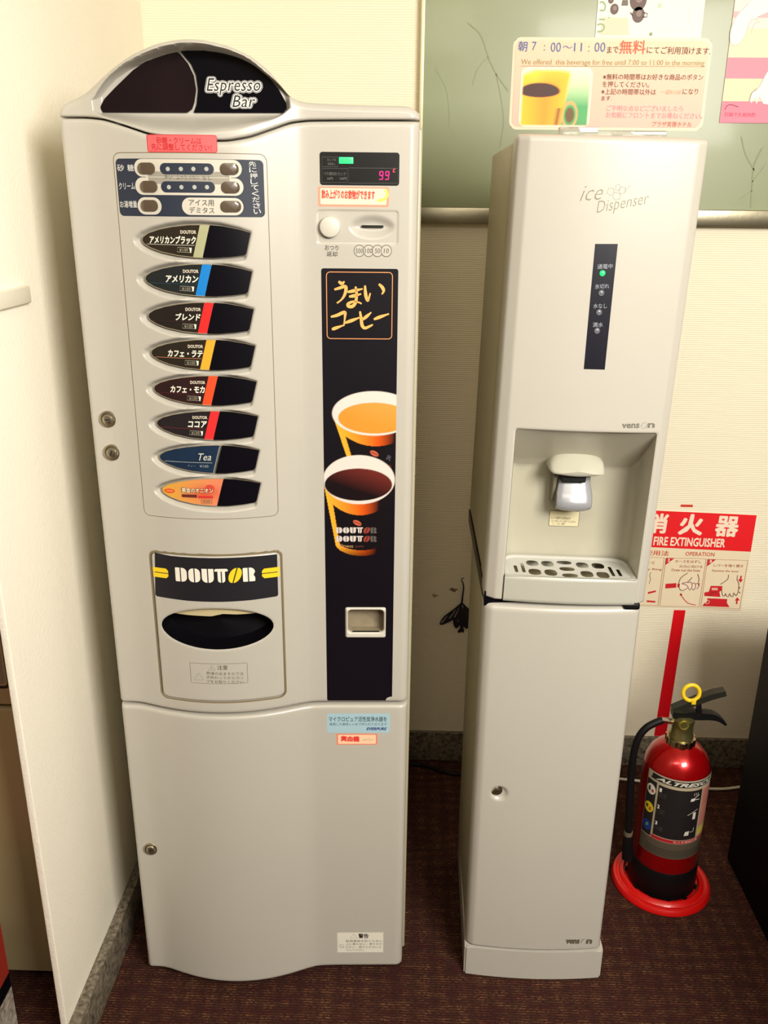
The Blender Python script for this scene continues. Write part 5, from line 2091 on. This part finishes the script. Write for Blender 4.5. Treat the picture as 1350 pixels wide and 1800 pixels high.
# middle panel
mc0, mc1 = lc1 + .005, R * math.radians(33)
pr.poly([(mc0, zm + .012), (mc1, zm + .012), (mc1, zt1 - .028), (mc0, zt1 - .028)], (24, 18, 20), 3)
pr.line([(mc0, zm + .012), (mc1, zm + .012), (mc1, zt1 - .028), (mc0, zt1 - .028)], 0.0008, (150, 130, 100), 4, True)
mh = zt1 - .028 - zm - .012
for k in range(3):
    zc = zt1 - .030 - mh * (k + 0.22) / 3
    ctext('123'[k], mc0 + .003, mc0 + .0085, zc, 0.0105, (220, 216, 210), 0.05)
    for j in range(3):
        ctext(('安全ピンを抜く', 'ホースを向ける', 'レバーを握る')[k], mc0 + .003, mc0 + .022, zc - .008 - .0045 * j, 0.003, (90, 84, 84))
    x_, z_ = mc1 - .016, zc - .006
    WW = (216, 212, 200)
    if k == 0:
        pr.poly([(x_ - .014, z_ - .012), (x_ - .004, z_ - .012), (x_ - .002, z_ - .004), (x_ - .012, z_ - .004)], WW, 4)
        pr.line([(x_ - .006, z_ - .005), (x_ + .008, z_ + .004)], 0.0018, WW, 4)
        pr.line([(x_ - .004, z_ - .008), (x_ + .010, z_ - .009)], 0.0020, WW, 4)
        for j in range(3):
            pr.line([(x_ - .006 + .005 * j, z_ + .011), (x_ - .006 + .005 * j, z_ + .003)], 0.0009, WW, 4)
    elif k == 1:
        pr.poly(rrect(x_ - .002, x_ + .006, z_ - .018, z_ + .002, 0.002), WW, 4)
        pr.line([(x_ - .016, z_ - .004), (x_ + .002, z_ + .006), (x_ + .010, z_ + .009)], 0.0013, WW, 4)
    else:
        pr.poly([(x_ - .018, z_ - .016), (x_ - .006, z_ - .016), (x_ - .006, z_ - .003), (x_ - .016, z_ - .005)], WW, 4)
        pr.line([(x_ - .004, z_ - .007), (x_ + .006, z_ - .007), (x_ + .006, z_ + .004)], 0.0015, WW, 4)
# red foot band and right column
pr.poly([(lc1 + .002, zm + .001), (lx1 - .004, zm + .001), (lx1 - .004, zm + .010), (lc1 + .002, zm + .010)], (176, 24, 34), 3)
ctext('モリタ宮田工業', (mc0 + mc1) / 2 - .004, mc1 + .008, zm + .0055, 0.005, (226, 200, 190), 0.02)
pr.poly([(mc1 + .004, zm + .016), (lx1 - .004, zm + .016), (lx1 - .004, zm + .036), (mc1 + .004, zm + .036)], (206, 190, 70), 3)
pr.poly([(mc1 + .004, zm + .042), (lx1 - .004, zm + .042), (lx1 - .004, zt1 - .030), (mc1 + .004, zt1 - .030)], (198, 126, 112), 3)
for j in range(8):
    ctext('ご使用上の注意事項をよく読んで', mc1 + .006, lx1 - .008, zt1 - .036 - j * .006, 0.003, (150, 60, 50))
for j in range(5):
    pr.line([(lx0 + .020, zb1 + .006 + j * .0045), (lx1 - .02, zb1 + .006 + j * .0045)], 0.0016, (52, 42, 38), 3)
pr.done('label', ex, cut=0.004)

# ================================================================== THE REST
bc = box('black_cabinet', 1.4145, 2.0, -0.75, 0.430, 0.0, 0.74, mat('black lacquer', (5, 4, 7), 0.6, spec=0.12), None, bev=0.004)
tag(bc, 'plain black cabinet beside the fire extinguisher', 'cabinet')
wc = tube('power_cable', [(1.18, 0.752, 0.006), (1.26, 0.742, 0.006), (1.40, 0.722, 0.006), (1.47, 0.713, 0.006), (1.54, 0.722, 0.006), (1.66, 0.760, 0.006)], 0.0042, mat('white cord', (226, 220, 200), 0.5), None, 8)
tag(wc, 'white power cable on the carpet behind the fire extinguisher', 'cable')
dc = tube('floor_cable', [(0.50, 0.785, 0.006), (0.60, 0.795, 0.006), (0.66, 0.770, 0.006), (0.72, 0.752, 0.006), (0.80, 0.770, 0.006)], 0.005, RUBBER, None, 8)
tag(dc, 'black cable on the floor between the two machines', 'cable')

# dark butterfly ornament on the wall between the machines
b3 = lambda x, y: (740 + x / 9.643, 980 + y / 9.643)
bf0 = PW(*b3(700, 780))
bf = thing('flower_ornament', 'small dark dried flower ornament hanging on the wall between the machines', 'ornament', (bf0[0], YW, bf0[1]))
INKB = mat('dark filigree', (22, 18, 30), 0.5)


def BFp(x, y, d=0.006):
    a_, z_ = on_y(*b3(x, y), YW - d)
    return np.array([a_ - bf0[0], -d, z_ - bf0[1]])


tube('stem', [BFp(735, 350), BFp(700, 352), BFp(692, 390), BFp(715, 440), BFp(722, 520), BFp(710, 620), BFp(698, 720), BFp(690, 800)], lambda t: 0.0008 + 0.0022 * t, INKB, bf, 6)


def petal(outline, d=0.006, name='petal'):
    P = catmull([BFp(x, y, d)[[0, 2]] for x, y in outline] + [BFp(*outline[0], d)[[0, 2]]], 3)[:-1]
    n = len(P)
    Vs = [(p[0], -d - 0.0008, p[1]) for p in P] + [(p[0], -d + 0.0008, p[1]) for p in P]
    c_ = P and np.mean(P, 0)
    Vs += [(c_[0], -d - 0.003, c_[1]), (c_[0], -d + 0.0008, c_[1])]
    Fs = [(i, (i + 1) % n, n + (i + 1) % n, n + i) for i in range(n)] + [(i, 2 * n, (i + 1) % n) for i in range(n)] + [(n + i, n + (i + 1) % n, 2 * n + 1) for i in range(n)]
    return mesh(name, Vs, Fs, INKB, bf)


petal([(690, 760), (560, 870), (400, 990), (330, 1080), (320, 1130), (370, 1135), (500, 1080), (620, 1000), (700, 880)])
petal([(700, 760), (800, 860), (900, 920), (1010, 930), (1030, 1110), (930, 1120), (840, 1060), (740, 920)])
petal([(660, 820), (560, 960), (545, 1100), (580, 1190), (630, 1180), (660, 1100), (700, 980)], 0.008)
petal([(720, 820), (800, 960), (830, 1100), (800, 1190), (750, 1200), (710, 1100), (690, 960)], 0.008)
petal([(690, 800), (640, 1000), (650, 1150), (690, 1210), (730, 1150), (740, 1000)], 0.010)
petal([(690, 1180), (640, 1220), (625, 1260), (650, 1275), (685, 1255), (715, 1275), (730, 1240), (720, 1200)], 0.009, 'bud')
GYM = mat('pale petal streak', (150, 138, 140), 0.4)  # paler tone for the thin raised streaks over the petals
for pts_ in ([(345, 1110), (400, 1050), (445, 990)], [(480, 1030), (540, 960), (580, 890)], [(570, 1010), (610, 930), (640, 860)], [(625, 1080), (640, 1060)], [(850, 1060), (880, 1090)]):
    tube('petal_streak', [BFp(x, y, 0.0105) for x, y in pts_], lambda t: 0.0010 + 0.0012 * (1 - t), GYM, bf, 5)
for k, (x, y, s_) in enumerate(((797, 1037, 0.011), (764, 1047, 0.009))):
    p = PW(x, y)
    pr = Print(lambda V: np.array([(v[0], YW - 0.0004 - v[2], v[1]) for v in V]), PW)
    pr.poly([(p[0] + s_ * (1 + 0.35 * math.sin(t * 3 + k) + .2 * math.sin(t * 7)) * math.cos(t), p[1] + s_ * 0.55 * (1 + 0.3 * math.sin(t * 4 + k)) * math.sin(t)) for t in np.linspace(0, 2 * math.pi, 25)[:-1]], (176, 152, 112) if k else (126, 104, 86), 1)
    tag(pr.done('wall_stain'), ('dark smudge on the wallpaper just left of the ornament stem', 'faint smudge on the wallpaper, left one of the two')[k], 'stain')

# white cover plate on the partition
pts = [on_x(p[0], p[1], XL) for p in ((0, 510), (47, 500), (47, 533), (0, 546))]
y1_, z1_, z0_ = pts[1][0], pts[1][1], pts[2][1]
sw = box('wall_trunking', XL, XL + 0.010, -0.16, y1_ - 0.010, z0_ + 0.001, z1_, mat('off-white cover', (236, 230, 212), 0.4), None, bev=0.003)
tag(sw, 'small off-white plastic cover on the left partition', 'cover plate')

# next bay: taupe machine front and a red-sided cabinet in front of it
TP = mat('taupe steel', (172, 154, 116), 0.5, bump=0.1)
om = thing('neighbouring_machine', 'taupe machine front in the next bay, seen past the left partition', 'machine', (-0.25, -0.022, 0))
box('upper_front', -0.42, 0.137, 0.0, 0.04, 0.7035, 1.75, TP, om, bev=0.004)
box('lower_front', -0.42, 0.137, 0.0, 0.04, 0.032, 0.6955, TP, om, bev=0.004)
box('body', -0.42, 0.137, 0.03, 0.70, 0.04, 1.74, mat('dark taupe', (60, 50, 40), 0.6), om)
box('plinth', -0.40, 0.12, 0.05, 0.6, 0.0, 0.042, DARK, om)
pr = Print(lambda V: np.array([(v[0] + 0.25, -0.0003 - v[2], v[1]) for v in V]), lambda a, b_: on_y(a, b_, -0.0223))
pr.line(rrect(-0.45, on_y(15.5, 1200, -0.022)[0], on_y(10, 1208, -0.022)[1], 1.03, 0.010), 0.006, (40, 32, 28), 1, True)
pr.poly(rrect(-0.447, on_y(9, 1200, -0.022)[0], on_y(10, 1202, -0.022)[1], 1.027, 0.006), (140, 124, 108), 1)
pr.done('recessed_panel', om)
yb = -0.150
xe = on_y(30, 1790, yb)[0]
rc = thing('red_cabinet', 'red and black cabinet on a speckled stone plinth in front of the taupe machine', 'cabinet', (xe - 0.2, yb, 0))
zg = on_y(20.5, 1733, yb)[1]
zr = on_y(16, 1709, yb)[1]
box('plinth', -0.5, 0.2, -1.1, 0.0, 0.0, zg, TILE, rc)
box('black_band', -0.5, 0.2, -1.1, 0.0, zg, zr, BLACK, rc)
box('red_side', -0.5, 0.2, -1.1, 0.0, zr, zr + 0.16, mat('red side', (150, 40, 28), 0.5), rc)
